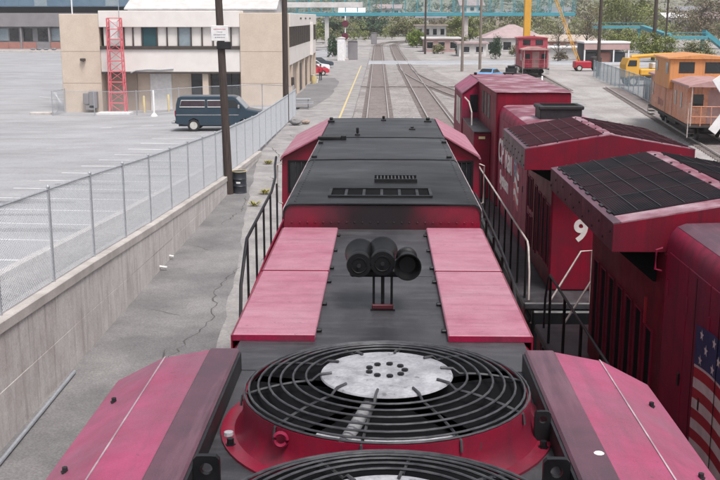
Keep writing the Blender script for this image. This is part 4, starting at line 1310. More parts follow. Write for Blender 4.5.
XS_ = 4.08 - 0.93 - 0.017
words('CP Rail', 0.86, la, 'letter_white', lambda u, v, w: (XS_ - 0.001 - w, 27.45 - u * 1.15, 2.98 + v), bold=0.018)
words('System', 0.52, la, 'letter_white', lambda u, v, w: (XS_ - 0.001 - w, 27.0 - u * 1.25, 2.42 + v), bold=0.014)
words('9', 0.56, la, 'letter_white', lambda u, v, w: (3.58 + u * 0.95, 18.745 - w, 2.63 + v), bold=0.02, name='road_number')


def flag(parent, x, ya, yb, za, zb, stripes, canton, stars, split=14):
    """painted flag on a hood side: ya far edge, yb near edge, waving stripes; real thin sheets on the panel"""
    def wave(y):
        t = (ya - y) / (ya - yb)
        return 0.085 * math.sin(t * 5.2 + 0.3)
    hgt = (za - zb) / stripes
    for i in range(stripes):
        z1, z0 = za - hgt * i, za - hgt * (i + 1)
        vs = []
        for k in range(split + 1):
            y = ya + (yb - ya) * k / split
            for z in (z0, z1):
                vs.append((x, y, z + wave(y)))
        part('flag_stripe', MB().add(vs, [(2 * k, 2 * k + 2, 2 * k + 3, 2 * k + 1) for k in range(split)]), 'flag_red' if i % 2 == 0 else 'letter_white', parent)
    cy, cz = canton
    vs = []
    for k in range(9):
        y = ya + (cy - ya) * k / 8
        for z in (cz, za + 0.002):
            vs.append((x - 0.003, y, z + wave(y)))
    cn = part('flag_canton', MB().add(vs, [(2 * k, 2 * k + 2, 2 * k + 3, 2 * k + 1) for k in range(8)]), 'flag_blue', parent)
    for i in range(stars[0]):
        for j in range(stars[1]):
            y = ya + (cy - ya) * (i + 0.55 + (0.35 if j % 2 else -0.05)) / (stars[0] + 0.3)
            z = za + (cz - za) * (j + 0.6) / (stars[1] + 0.1) + wave(y)
            pts = []
            r0 = stars[2]
            for q in range(10):
                a = PI / 2 + q * PI / 5
                r = r0 if q % 2 == 0 else r0 * 0.42
                pts.append((x - 0.006, y + r * math.cos(a), z + r * math.sin(a)))
            part('flag_star', MB().sheet(pts), 'letter_white', cn)


flag(lb, XS_ - 0.004, 9.78, 7.2, 3.70, 2.30, 13, (8.55, 3.30), (3, 3, 0.062))
flag(la, XS_ - 0.004, 24.1, 23.2, 3.40, 2.40, 7, (23.6, 3.0), (2, 2, 0.05), 8)
for yy in (9.84, 9.115):
    part('door_gap', MB().box(XS_ - 0.013, XS_ - 0.010, yy - 0.006, yy + 0.006, 1.9, 4.18), 'opening_shade', lb)
part('marker_strip', MB().cbox(4.05 - 0.93 - 0.03, 4.05 - 0.93 - 0.002, 11.62, 11.66, 3.18, 3.50, 0.005), 'flag_red', lb)
part('handhold', MB().tube([(3.10, 11.05, 4.22), (3.03, 11.05, 4.2), (3.03, 11.05, 3.98), (3.10, 11.05, 3.96)], 0.014, 6), 'red_old', lb)
# platform step rail beside the far cab
part('grab_rail', MB().tube([(2.55, 31.9, 4.30), (2.62, 31.2, 4.22), (2.66, 30.6, 3.95), (2.66, 30.5, 3.2), (2.66, 30.5, 2.75)], 0.022, 8), 'rail_pale', la, True)


# ------------------------------------------------------------------ poles, sign, drum
def wood_pole(label, x, y, z0, h, r0, r1, mt='pole_wood', lean=(0, 0), arms=(), group=None):
    t = thing('utility_pole', label, 'pole', (x, y, z0), group=group)
    part('shaft', MB().tube([(lean[0] * k / 6, lean[1] * k / 6, -0.3 + (h + 0.3) * k / 6) for k in range(7)], r0, 12, r1=r1), mt, t, True)
    for (az, w) in arms:
        a = part('crossarm', MB().cbox(-w / 2, w / 2, -0.06, 0.06, az - 0.06, az + 0.06, 0.01).map(lambda p: (p.x + lean[0], p.y + lean[1] - 0.15, p.z)), mt, t)
        for k in (-0.42, -0.2, 0.2, 0.42):
            part('insulator', MB().lathe([(0.035, 0), (0.05, 0.05), (0.03, 0.09), (0.045, 0.13), (0.0, 0.15)], (k * w + lean[0], lean[1] - 0.15, az + 0.06), 'z', 8), 'galv', a)
    return t


p1 = wood_pole('dark wooden utility pole carrying a white sign at the end of the wall', -5.98, 39.3, -0.03, 11.5, 0.165, 0.125, lean=(-0.32, 0), arms=((10.6, 2.2),))
part('mount_box', MB().cbox(-0.30, 0.24, -0.22, -0.12, 5.58, 5.86, 0.02), 'black_dusty', p1)
sg = thing('sign', 'square white sign with small printed lines on the dark pole', 'sign', (-6.15, 39.08, 5.86))
part('board', MB().cbox(-0.325, 0.325, -0.015, 0.015, 0.0, 0.57, 0.01), 'white', sg)
sr = random.Random(11)
for (zz, w, mt) in ((0.43, 0.44, 'ink_red'), (0.325, 0.20, 'ink_grey'), (0.225, 0.44, 'ink_grey'), (0.125, 0.36, 'ink_grey')):
    x = -w / 2
    while x < w / 2:
        l = sr.uniform(0.02, 0.04)
        part('print_mark', MB().box(x, min(x + l, w / 2 + 0.01), -0.0175, -0.0152, zz - sr.uniform(0.012, 0.02), zz + 0.02), mt, sg)
        x += l + 0.018
wood_pole('dark thick pole at the near corner of the beige building', -6.35, 67.3, -0.03, 12.5, 0.20, 0.16)
wood_pole('brown wooden pole, left of the two standing beyond the far cab', 10.45, 136.5, -0.2, 15, 0.19, 0.14, 'pole_pale', arms=((13.8, 2.4),))
wood_pole('pale grey wooden pole, right of the two standing beyond the far cab', 13.3, 142, -0.2, 15, 0.20, 0.15, 'pole_pale', arms=((13.6, 2.4),))
wood_pole('thin dark pole standing beyond the road beside the bend', 8.26, 203, -0.2, 14, 0.22, 0.16)
wood_pole('brown pole at the near end of the blue-grey yard fence', 25.9, 125, -0.2, 14, 0.22, 0.17)
wood_pole('thick dark pole behind the yellow machine', 44.6, 172, -0.2, 15, 0.35, 0.28)
wood_pole('slim dark pole right of the thick one behind the yellow machine', 47.6, 176, -0.2, 15, 0.18, 0.14)
dr = thing('oil_drum', 'black oil drum with pale lid standing beside the dark sign pole', 'drum', (-5.62, 39.6, -0.03))
part('shell', MB().lathe([(0.285, 0), (0.29, 0.02), (0.28, 0.04), (0.28, 0.27), (0.292, 0.285), (0.28, 0.30), (0.28, 0.55), (0.292, 0.565), (0.28, 0.58), (0.28, 0.83), (0.292, 0.86)], (0, 0, 0), 'z', 28), 'drum_black', dr, True)
part('lid', MB().lathe([(0.294, 0.845), (0.296, 0.875), (0.27, 0.875), (0.265, 0.858), (0.0, 0.858)], (0, 0, 0), 'z', 28), 'paint_yellow', dr, True)
part('stencil', MB().add([(0.281 * math.cos(a), 0.281 * math.sin(a), z) for a in [-1.9 + 0.15 * i for i in range(5)] for z in (0.40, 0.47)], [(2 * i, 2 * i + 2, 2 * i + 3, 2 * i + 1) for i in range(4)]), 'white', dr)
lead = solo('metal_pipe', MB().tube([(-5.85, 14.0, 0.02), (-5.93, 18.6, 0.02)], 0.035, 8), 'galv', 'long galvanised pipe lying along the foot of the wall', 'pipe', smooth=True)


def rock(name, label, x, y, z, s, mt, seed, cat):
    r = random.Random(seed)
    mb = MB()
    n, k = 9, 5
    prof = [(0.0, 0)] + [(math.sin(PI * (i + 0.5) / k / 1.15), 0.5 - 0.5 * math.cos(PI * (i + 0.7) / k)) for i in range(k)] + [(0.0, 0.95)]
    mb.lathe(prof[1:-1] + [(0.0, 0.93)], (0, 0, 0), 'z', n)
    mb.map(lambda p: (p.x * s * r.uniform(0.8, 1.15), p.y * s * r.uniform(0.8, 1.15), p.z * s * 0.9 * r.uniform(0.85, 1.1)))
    o = solo(name, mb, mt, label, cat)
    o.location = (x, y, z)
    return o


rock('rubble_lump', 'dark lump of rubble by the thick corner pole', -5.6, 65.6, -0.05, 0.42, 'asphalt_dark', 1, 'rubble')
rock('rubble_lump', 'smaller brownish lump right of the dark rubble', -5.0, 66.3, -0.05, 0.33, 'stucco_brown', 2, 'rubble')


def weed(label, x, y, n, seed):
    r = random.Random(seed)
    t = thing('weed', label, 'weed', (x, y, -0.03), group='weeds in the platform cracks')
    mb = MB()
    for _ in range(n):
        a, l = r.uniform(0, 2 * PI), r.uniform(0.12, 0.34)
        b = Vector((r.uniform(-.1, .1), r.uniform(-.1, .1), 0))
        tip = b + Vector((math.cos(a) * l, math.sin(a) * l, r.uniform(0.06, 0.22)))
        w = Vector((-math.sin(a), math.cos(a), 0)) * 0.022
        md = b.lerp(tip, 0.55) + Vector((0, 0, 0.05))
        mb.add([b, md + w, tip, md - w], [(0, 1, 2, 3)])
    part('blades', mb, 'weed', t, kind='stuff')


weed('yellow weed nearest the cab corner on the platform', *at(268, 164, z=-0.03)[:2], 60, 1)
weed('yellow weed in the middle of three on the platform', *at(265, 194, z=-0.03)[:2], 55, 2)
weed('small yellow weed nearest the handrail end on the platform', *at(254, 206, z=-0.03)[:2], 40, 3)


# ------------------------------------------------------------------ vehicles
def wheel(parent, x, y, r, w, side):
    """tyre with rim; axle along local y"""
    t = part('wheel', MB().lathe([(r * 0.62, -w / 2), (r * 0.93, -w / 2), (r, -w * 0.32), (r, w * 0.32), (r * 0.93, w / 2), (r * 0.62, w / 2)], (x, y, r), 'y', 24, False), 'tyre', parent, True)
    part('rim', MB().lathe([(r * 0.66, side * w * 0.46), (r * 0.58, side * w * 0.30), (r * 0.3, side * w * 0.34), (r * 0.22, side * w * 0.44), (0.0, side * w * 0.44)], (x, y, r), 'y', 20), 'rim', t, True)


def hull(prof, w, tuck=0.0, zt=1.0, seg=None):
    """car body: side outline (x, z) lofted over the width; upper points lean inwards by tuck"""
    n = len(prof)
    mb = MB()
    zmax = max(p[1] for p in prof)
    vs = []
    for s in (-1, 1):
        for q in (1.0, 0.93):
            for (x, z) in prof:
                t = max(0, (z - zt) / max(1e-6, zmax - zt))
                yy = s * (w / 2 - tuck * t) * (1 if q == 1.0 else 1)
                if q == 1.0:
                    vs.append((x * 0.985, yy, z if z < 0.4 else z - 0.035))
                else:
                    vs.append((x, yy - s * 0.09, z))
    A, B, C, D = 0, n, 2 * n, 3 * n
    fs = [tuple(range(n)), tuple(C + i for i in range(n))[::-1]]
    for i in range(n):
        j = (i + 1) % n
        fs += [(A + i, A + j, B + j, B + i), (B + i, B + j, D + j, D + i), (D + i, D + j, C + j, C + i)]
    return mb.add(vs, fs)


def make_van():
    v = thing('van', 'dark blue full-size van with white-framed side windows parked in the lot', 'van', (-9.85, 61.9, lot_z(-9.8, 61.9) + 0.0), rz=R(1.5))
    W_ = 1.98
    pr = [(-2.55, 0.50), (-2.58, 1.0), (-2.52, 1.62), (-2.42, 2.00), (-2.25, 2.08), (0.85, 2.08), (1.05, 2.02), (1.72, 1.30), (2.45, 1.16), (2.58, 1.02), (2.60, 0.55), (2.25, 0.42), (1.98, 0.42), (1.90, 0.72), (1.62, 0.86), (1.34, 0.72), (1.26, 0.42), (-1.12, 0.42), (-1.20, 0.72), (-1.48, 0.86), (-1.76, 0.72), (-1.84, 0.42)]
    part('body', hull(pr, W_, 0.16, 1.2), 'van_blue', v, True, sharp=35)
    for s in (-1, 1):
        yo = s * (W_ / 2 - 0.075)

        def pane(name, pts, mt, dy, fr=0.045):
            o = part(name, MB().add([(x, yo + s * (dy - 0.088 * (z - 1.55)), z) for (x, z) in pts] + [(x, yo + s * (dy - 0.03 - 0.088 * (z - 1.55)), z) for (x, z) in pts], [tuple(range(len(pts))), tuple(range(len(pts), 2 * len(pts)))[::-1]] + [(i, (i + 1) % len(pts), len(pts) + (i + 1) % len(pts), len(pts) + i) for i in range(len(pts))]), mt, v)
            if fr:
                loop = [(x, yo + s * (dy + 0.004 - 0.088 * (z - 1.55)), z) for (x, z) in pts]
                part('window_frame', MB().tube(loop, fr * 0.5, 6, True), 'white', o, True)
            return o
        pane('side_window', [(-2.28, 1.47), (-2.18, 1.86), (-0.78, 1.86), (-0.78, 1.47)], 'van_window', 0.035)
        pane('side_window', [(-0.62, 1.47), (-0.62, 1.86), (0.36, 1.86), (0.36, 1.47)], 'van_window', 0.035)
        pane('door_window', [(0.50, 1.43), (0.50, 1.86), (0.98, 1.86), (1.42, 1.43)], 'glass_dark', 0.035, 0)
        part('mirror', MB().cbox(1.2, 1.32, yo + s * 0.1, yo + s * 0.28, 1.40, 1.62, 0.03), 'chrome', v)
        part('belt_trim', MB().box(-2.5, 1.24, s * (W_ / 2 + 0.001), s * (W_ / 2 + 0.012), 0.98, 1.02), 'chrome', v)
        part('door_seam', MB().box(0.43, 0.445, s * (W_ / 2 + 0.001), s * (W_ / 2 + 0.004), 0.55, 1.3), 'black', v)
        part('door_handle', MB().cbox(0.5, 0.66, s * (W_ / 2 + 0.001), s * (W_ / 2 + 0.03), 1.12, 1.16, 0.008), 'chrome', v)
        wheel(v, 1.62, s * (W_ / 2 - 0.12), 0.37, 0.22, s)
        wheel(v, -1.48, s * (W_ / 2 - 0.12), 0.37, 0.22, s)
        part('headlight', MB().cbox(2.56, 2.615, s * 0.62, s * 0.86, 0.82, 1.0, 0.02), 'chrome', v)
        part('tail_light', MB().cbox(-2.60, -2.55, s * 0.82, s * 0.93, 0.9, 1.25, 0.015), 'flag_red', v)
    ws = [(1.08, -0.80, 1.985), (1.08, 0.80, 1.985), (1.68, 0.86, 1.36), (1.68, -0.86, 1.36)]
    nrm = Vector((0.66, 0, 0.60)).normalized()
    part('windscreen', MB().add([Vector(p) + nrm * 0.02 for p in ws] + [Vector(p) - nrm * 0.02 for p in ws], [(0, 1, 2, 3), (7, 6, 5, 4), (0, 1, 5, 4), (1, 2, 6, 5), (2, 3, 7, 6), (3, 0, 4, 7)]), 'car_silver', v)
    part('front_bumper', MB().cbox(2.56, 2.76, -0.98, 0.98, 0.48, 0.66, 0.04), 'chrome', v)
    part('rear_bumper', MB().cbox(-2.80, -2.56, -0.98, 0.98, 0.46, 0.62, 0.04), 'chrome', v)
    part('underbody', MB().box(-2.4, 2.4, -0.8, 0.8, 0.3, 0.5), 'underframe', v)
    return v


make_van()


def car(label, x, y, z, rz, mt, pickup=False):
    c = thing('parked_car', label, 'car', (x, y, z), rz, group='cars parked beyond the beige building')
    pr = [(-2.1, 0.45), (-2.15, 0.80), (-1.95, 0.98), (-1.35, 1.02), (-0.75, 1.42), (0.45, 1.42), (1.05, 0.98), (1.95, 0.86), (2.12, 0.70), (2.12, 0.40), (1.75, 0.30), (1.66, 0.58), (1.36, 0.68), (1.06, 0.58), (0.98, 0.28), (-0.98, 0.28), (-1.06, 0.58), (-1.36, 0.68), (-1.66, 0.58), (-1.75, 0.30)]
    part('body', hull(pr, 1.72, 0.22, 0.95), mt, c, True, sharp=35)
    for s in (-1, 1):
        for pts in ([(-1.15, 1.02), (-0.72, 1.35), (-0.2, 1.35), (-0.2, 1.02)], [(-0.12, 1.02), (-0.12, 1.35), (0.42, 1.35), (0.88, 1.02)]):
            part('side_window', MB().add([(x_, s * (0.875 - 0.40 * (z_ - 0.95)), z_) for x_, z_ in pts] + [(x_, s * (0.84 - 0.40 * (z_ - 0.95)), z_) for x_, z_ in pts], [(0, 1, 2, 3), (7, 6, 5, 4), (0, 1, 5, 4), (1, 2, 6, 5), (2, 3, 7, 6), (3, 0, 4, 7)]), 'glass_dark', c)
        wheel(c, 1.36, s * 0.76, 0.31, 0.2, s)
        wheel(c, -1.36, s * 0.76, 0.31, 0.2, s)
        part('headlight', MB().cbox(2.06, 2.13, s * 0.5, s * 0.78, 0.62, 0.74, 0.02), 'chrome', c)
    for (xa, za, xb, zb) in ((0.50, 1.40, 1.02, 1.02), (-0.80, 1.40, -1.30, 1.05)):
        part('windscreen', MB().add([(xa, -0.60, za + 0.02), (xa, 0.60, za + 0.02), (xb, 0.72, zb + 0.02), (xb, -0.72, zb + 0.02)], [(0, 1, 2, 3)]), 'glass_dark', c)
    return c


car('red car parked nearest the far corner of the beige building', -8.6, 124, -0.03, R(8), 'car_red')
car('white car parked between the red and the dark one', -9.0, 133.5, -0.03, R(8), 'car_white')
car('dark blue car parked farthest past the beige building', -9.0, 143.5, -0.03, R(8), 'car_dark')


# picnic table on the asphalt
pt = thing('picnic_table', 'grey picnic table on the asphalt beside the beige building', 'table', (-6.25, 77.8, -0.03), rz=R(4))
for k in range(4):
    part('top_plank', MB().cbox(-0.80, 0.80, -0.36 + 0.185 * k, -0.36 + 0.175 + 0.185 * k, 0.72, 0.76, 0.006), 'galv', pt)
for s in (-1, 1):
    part('bench_plank', MB().cbox(-1.0, 1.0, s * 0.62, s * 0.86, 0.42, 0.46, 0.006), 'galv', pt)
    part('leg_frame', MB().tube([(s * 0.6, -0.7, 0.0), (s * 0.6, -0.2, 0.72)], 0.035, 6).tube([(s * 0.6, 0.7, 0.0), (s * 0.6, 0.2, 0.72)], 0.035, 6).tube([(s * 0.6, -0.8, 0.41), (s * 0.6, 0.8, 0.41)], 0.03, 6), 'roof_grey', pt)
tb = thing('waste_barrel', 'small yellow waste barrel against the building wall', 'barrel', (-7.25, 108.5, -0.03))
part('barrel_body', MB().lathe([(0.28, 0), (0.31, 0.3), (0.31, 0.62), (0.29, 0.86)], (0, 0, 0), 'z', 18), 'paint_yellow', tb, True)
part('barrel_rim', MB().tube([(0.295 * math.cos(a), 0.295 * math.sin(a), 0.86) for a in [2 * PI * i / 18 for i in range(18)]], 0.02, 6, True), 'galv', tb, True)
bk = thing('bucket', 'white bucket on the ground near the person in red', 'bucket', (-7.05, 109.5, -0.03))
part('pail', MB().lathe([(0.15, 0), (0.19, 0.4), (0.17, 0.4), (0.14, 0.05), (0.0, 0.05)], (0, 0, 0), 'z', 16), 'white', bk, True)
part('handle', MB().tube([(0.19 * math.cos(a), 0.0, 0.40 + 0.12 * math.sin(a)) for a in [PI * i / 8 for i in range(9)]], 0.01, 5), 'galv', bk)


# ------------------------------------------------------------------ person in red
def person(label, x, y, z, rz):
    t = thing('person', label, 'person', (x, y, z), rz)
    J = {'pel': (0, 0, 0.95), 'waist': (0, 0, 1.08), 'chest': (0, 0.01, 1.32), 'neck': (0, 0.01, 1.46), 'head0': (0, 0.0, 1.55), 'head1': (0, -0.01, 1.66), 'head2': (0, 0.0, 1.73),
         'shL': (-0.18, 0.01, 1.40), 'elL': (-0.27, 0.03, 1.13), 'wrL': (-0.25, -0.10, 0.90), 'haL': (-0.25, -0.14, 0.82),
         'shR': (0.18, 0.01, 1.40), 'elR': (0.28, 0.05, 1.14), 'wrR': (0.26, -0.06, 0.90), 'haR': (0.26, -0.10, 0.82),
         'hiL': (-0.10, 0, 0.90), 'knL': (-0.12, -0.10, 0.50), 'anL': (-0.12, -0.05, 0.09), 'toL': (-0.13, -0.22, 0.04),
         'hiR': (0.10, 0, 0.90), 'knR': (0.11, 0.03, 0.50), 'anR': (0.12, 0.15, 0.09), 'toR': (0.13, 0.0, 0.04)}
    RD = {'pel': .15, 'waist': .14, 'chest': .165, 'neck': .06, 'head0': .075, 'head1': .105, 'head2': .085, 'shL': .08, 'shR': .08, 'elL': .052, 'elR': .052, 'wrL': .036, 'wrR': .036, 'haL': .045, 'haR': .045,
          'hiL': .10, 'hiR': .10, 'knL': .068, 'knR': .068, 'anL': .048, 'anR': .048, 'toL': .04, 'toR': .04}
    E_ = [('pel', 'waist'), ('waist', 'chest'), ('chest', 'neck'), ('neck', 'head0'), ('head0', 'head1'), ('head1', 'head2'), ('chest', 'shL'), ('shL', 'elL'), ('elL', 'wrL'), ('wrL', 'haL'), ('chest', 'shR'), ('shR', 'elR'), ('elR', 'wrR'), ('wrR', 'haR'),
          ('pel', 'hiL'), ('hiL', 'knL'), ('knL', 'anL'), ('anL', 'toL'), ('pel', 'hiR'), ('hiR', 'knR'), ('knR', 'anR'), ('anR', 'toR')]
    keys = list(J)
    me = bpy.data.meshes.new('body')
    me.from_pydata([J[k] for k in keys], [(keys.index(a), keys.index(b)) for a, b in E_], [])
    o = bpy.data.objects.new('body', me)
    COL.objects.link(o)
    sk = o.modifiers.new('skin', 'SKIN')
    for i, k in enumerate(keys):
        me.skin_vertices[0].data[i].radius = (RD[k], RD[k] * (0.8 if k in ('chest', 'waist', 'pel') else 1))
        me.skin_vertices[0].data[i].use_root = (k == 'pel')
    sb = o.modifiers.new('sub', 'SUBSURF')
    sb.levels = sb.render_levels = 2
    dg = bpy.context.evaluated_depsgraph_get()
    m2 = bpy.data.meshes.new_from_object(o.evaluated_get(dg))
    bpy.data.objects.remove(o)
    for mt in ('jacket_red', 'cloth_dark', 'skin'):
        m2.materials.append(MATS[mt])
    for p in m2.polygons:
        p.use_smooth = True
        c = p.center
        p.material_index = 2 if (c.z > 1.475 or (abs(c.x) > 0.2 and c.z < 0.9)) else (1 if c.z < 0.93 else 0)
    b = bpy.data.objects.new('body', m2)
    COL.objects.link(b)
    b.parent = t
    part('hair', MB().lathe([(0.10, 1.66), (0.112, 1.70), (0.10, 1.77), (0.06, 1.80), (0.0, 1.81)], (0, 0.012, 0), 'z', 14), 'cloth_dark', t, True)


person('person in a red jacket and dark trousers walking by the building', -6.85, 113.5, -0.03, R(200))


# ------------------------------------------------------------------ beige two-storey building
B = thing('building', 'beige and white two-storey building with dark window strips beyond the parking lot', 'building', (-16, 82, -0.7), world=True)
G0 = -0.95
RX = -7.62


def wp(name, mb, mt, parent=B, **k):
    return part(name, mb, mt, parent, **k)


FXp = lambda px: at(px, 50, Y=82).x
wp('core', MB().box(-25.5, RX - 0.35, 83.9, 117.6, G0, 6.7), 'stucco_brown')
wp('tower', MB().cbox(-25.64, -22.5, 82.0, 86.0, G0, 7.02, 0.03), 'stucco')
wp('tower', MB().cbox(-11.32, RX - 0.01, 82.0, 84.6, G0, 7.1, 0.03), 'stucco')
for z in (1.6, 4.1):
    wp('joint', MB().box(-25.62, -22.52, 81.992, 82.002, z, z + 0.03).box(-11.3, RX - 0.03, 81.992, 82.002, z, z + 0.03), 'stucco_brown', kind='stuff')
fa = wp('fascia', MB().cbox(-22.495, -11.325, 81.95, 84.5, 6.0, 7.28, 0.03), 'cream')
wp('roof', MB().box(-25.4, RX - 0.3, 84.7, 117.5, 6.72, 6.95), 'roof_white')
wp('spandrel', MB().cbox(-22.495, -11.325, 82.15, 83.95, 2.49, 4.28, 0.02), 'cream')
wp('beam', MB().box(-22.495, -11.325, 82.02, 83.95, 4.285, 4.53), 'bronze')
wp('soffit_strip', MB().box(-22.495, -11.325, 82.10, 83.9, 2.36, 2.485), 'bronze')
edges = [103, 108, 124, 133, 142, 157, 167, 178, 191, 202, 213, 231, 240.5]
for i, (a, b) in enumerate(zip(edges, edges[1:])):
    xa, xb = FXp(a), FXp(b)
    mt = {4: 'teal_glass', 7: 'galv_blue', 1: 'house_white'}.get(i, 'cream')  # the pale blue pane has its reflection painted in
    w = wp('window' if i in (4, 7) else 'wall_panel', MB().box(xa + 0.03, xb - 0.03, 82.30, 82.40, 4.535, 5.995), mt)
    wp('mullion', MB().box(xb - 0.05, xb + 0.05, 82.18, 82.45, 4.20, 5.998), 'bronze')
wp('ground_wall', MB().box(-22.49, -11.33, 83.4, 83.89, G0, 2.35), 'stucco')
wp('garage_door', MB().cbox(FXp(145), FXp(167), 83.30, 83.398, -0.7, 2.3, 0.02), 'white')
for a, b, z0, z1 in ((188, 200, -0.4, 2.33), (208, 220, 0.6, 2.33), (221, 228, 0.6, 2.33), (229, 236, 0.3, 2.33)):
    w = wp('window', MB().box(FXp(a), FXp(b), 83.32, 83.397, z0, z1), 'glass_dark')
    wp('jamb', MB().box(FXp(a) - 0.06, FXp(a), 83.29, 83.396, z0, z1), 'bronze', w)
    wp('jamb', MB().box(FXp(b), FXp(b) + 0.06, 83.29, 83.396, z0, z1), 'bronze', w)
wp('pillar', MB().box(FXp(200.6), FXp(206.5), 82.4, 83.39, G0, 2.35), 'stucco')
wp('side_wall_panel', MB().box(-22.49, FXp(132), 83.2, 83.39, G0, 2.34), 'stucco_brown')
# conduit arc and wall fittings
cpt = [at(px, py, Y=81.9) for px, py in ((130, 73), (136, 70.5), (148, 69.5), (160, 70.0), (173, 69))]
wp('conduit', MB().tube([(p.x, 82.1, p.z) for p in cpt], 0.05, 6), 'galv')
wf = at(83, 60, Y=81.9)
wp('wall_lamp', MB().cbox(wf.x - 0.2, wf.x + 0.2, 81.7, 81.99, wf.z - 0.06, wf.z + 0.14, 0.03).tube([(wf.x, 81.85, wf.z), (wf.x + 0.1, 81.6, wf.z - 0.1)], 0.05, 6), 'bronze')
for (a, b, c, d) in ((84, 89, 93, 104), (90, 97, 91, 108), (86, 95, 105, 110)):
    p, q = at(a, d, Y=81.7), at(b, c, Y=81.7)
    wp('meter_box', MB().cbox(p.x, q.x, 81.5, 81.99, p.z, q.z, 0.03), 'garage_grey')
# side facing the tracks
ry = lambda px: 7.62 * 1020 / (383 - px)
wp('side_fascia', MB().cbox(RX - 0.4, RX + 0.05, 84.605, 117.9, 6.0, 7.1, 0.03), 'cream')
for k, yy in enumerate((95, 101, 107)):
    wp('fascia_vent', MB().box(RX + 0.05, RX + 0.07, yy, yy + 1.8, 6.6, 6.75), 'bronze')
wp('side_band', MB().cbox(RX - 0.3, RX, 84.605, 117.8, 2.9, 4.35, 0.02), 'cream')
wp('side_glazing', MB().box(RX - 0.34, RX - 0.12, 84.61, 117.7, 4.352, 5.998), 'teal_glass')
for k in range(26):
    yy = 84.7 + k * 1.27
    wp('side_mullion', MB().box(RX - 0.12, RX + 0.06, yy, yy + 0.3, 4.36, 5.995), 'bronze')
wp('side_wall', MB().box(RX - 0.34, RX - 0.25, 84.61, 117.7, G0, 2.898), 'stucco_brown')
for yy in (87, 94, 101, 107.5, 113, 117.3):
    wp('side_pillar', MB().box(RX - 0.25, RX - 0.02, yy, yy + 0.7, G0, 2.898), 'stucco')
for (ya, yb) in ((96, 99.5), (102.5, 106), (109, 112)):
    d = wp('side_door', MB().box(RX - 0.25, RX - 0.22, ya, yb, -0.03, 2.5), 'bronze')
wp('corner_pier', MB().cbox(RX - 0.4, RX + 0.3, 108.6, 109.4, 2.9, 6.3, 0.02), 'cream')
wp('side_fixture', MB().cbox(RX, RX + 0.25, 85.6, 85.9, 1.2, 1.9, 0.03), 'bronze')
wp('step', MB().cbox(-22.3, -19.7, 79.2, 80.6, -0.75, -0.52, 0.02), 'white')

# red lattice tower in front of it
LT = thing('lattice_tower', 'red steel lattice tower in front of the beige building', 'tower', (at(118, 100, Y=80.9).x, 80.9, lot_z(-21, 80.9)))
hw0, hw1, TH = 0.62, 0.50, 7.4
cor = lambda sx, sy, z: (sx * (hw0 + (hw1 - hw0) * z / TH), sy * (hw0 + (hw1 - hw0) * z / TH) * 0.6, z)
for sx in (-1, 1):
    for sy in (-1, 1):
        part('leg', MB().tube([cor(sx, sy, 0), cor(sx, sy, TH)], 0.055, 6), 'lattice_red', LT)
nl = 9
for k in range(nl + 1):
    z = TH * k / nl
    part('ring', MB().tube([cor(-1, -1, z), cor(1, -1, z), cor(1, 1, z), cor(-1, 1, z)], 0.032, 5, True), 'lattice_red', LT)
    if k < nl:
        z2 = TH * (k + 1) / nl
        for sy in (-1, 1):
            a, b = (-1, 1) if (k + (sy > 0)) % 2 else (1, -1)
            part('brace', MB().tube([cor(a, sy, z), cor(b, sy, z2)], 0.026, 5), 'lattice_red', LT)
        for sx in (-1, 1):
            part('brace', MB().tube([cor(sx, -1, z), cor(sx, 1, z2)], 0.026, 5), 'lattice_red', LT)
part('mast', MB().tube([(0.4, 0, TH - 1.5), (0.4, 0, TH + 3.2)], 0.03, 6), 'galv', LT)
part('antenna_panel', MB().cbox(-0.35, 0.25, -0.1, 0.1, TH - 1.6, TH - 0.2, 0.03), 'white', LT)


def bollard(name, label, x, y, h, r, mt, base=None):
    t = thing(name, label, 'post', (x, y, lot_z(x, y)))
    part('shaft', MB().lathe([(r, 0), (r, h * 0.96), (r * 0.6, h), (0, h)], (0, 0, 0), 'z', 14), mt, t, True)
    if base:
        part('base', MB().lathe([(base, 0), (base, 0.06), (base * 0.6, 0.2), (r, 0.3)], (0, 0, 0), 'z', 14), mt, t, True)


bollard('post', 'white post on a flared base outside the low fence', at(156, 118, z=-0.7).x, 76.5, 2.0, 0.07, 'white', 0.28)
bollard('post', 'yellow guard post left of the white garage door', FXp(144), 81.2, 1.35, 0.09, 'paint_yellow')
bollard('post', 'yellow guard post right of the white garage door', FXp(168.5), 81.2, 1.35, 0.09, 'paint_yellow')
struct('kerb_island', MB().cbox(-27.6, -25.95, 79.5, 80.3, -0.9, -0.52, 0.04), 'concrete_cap')

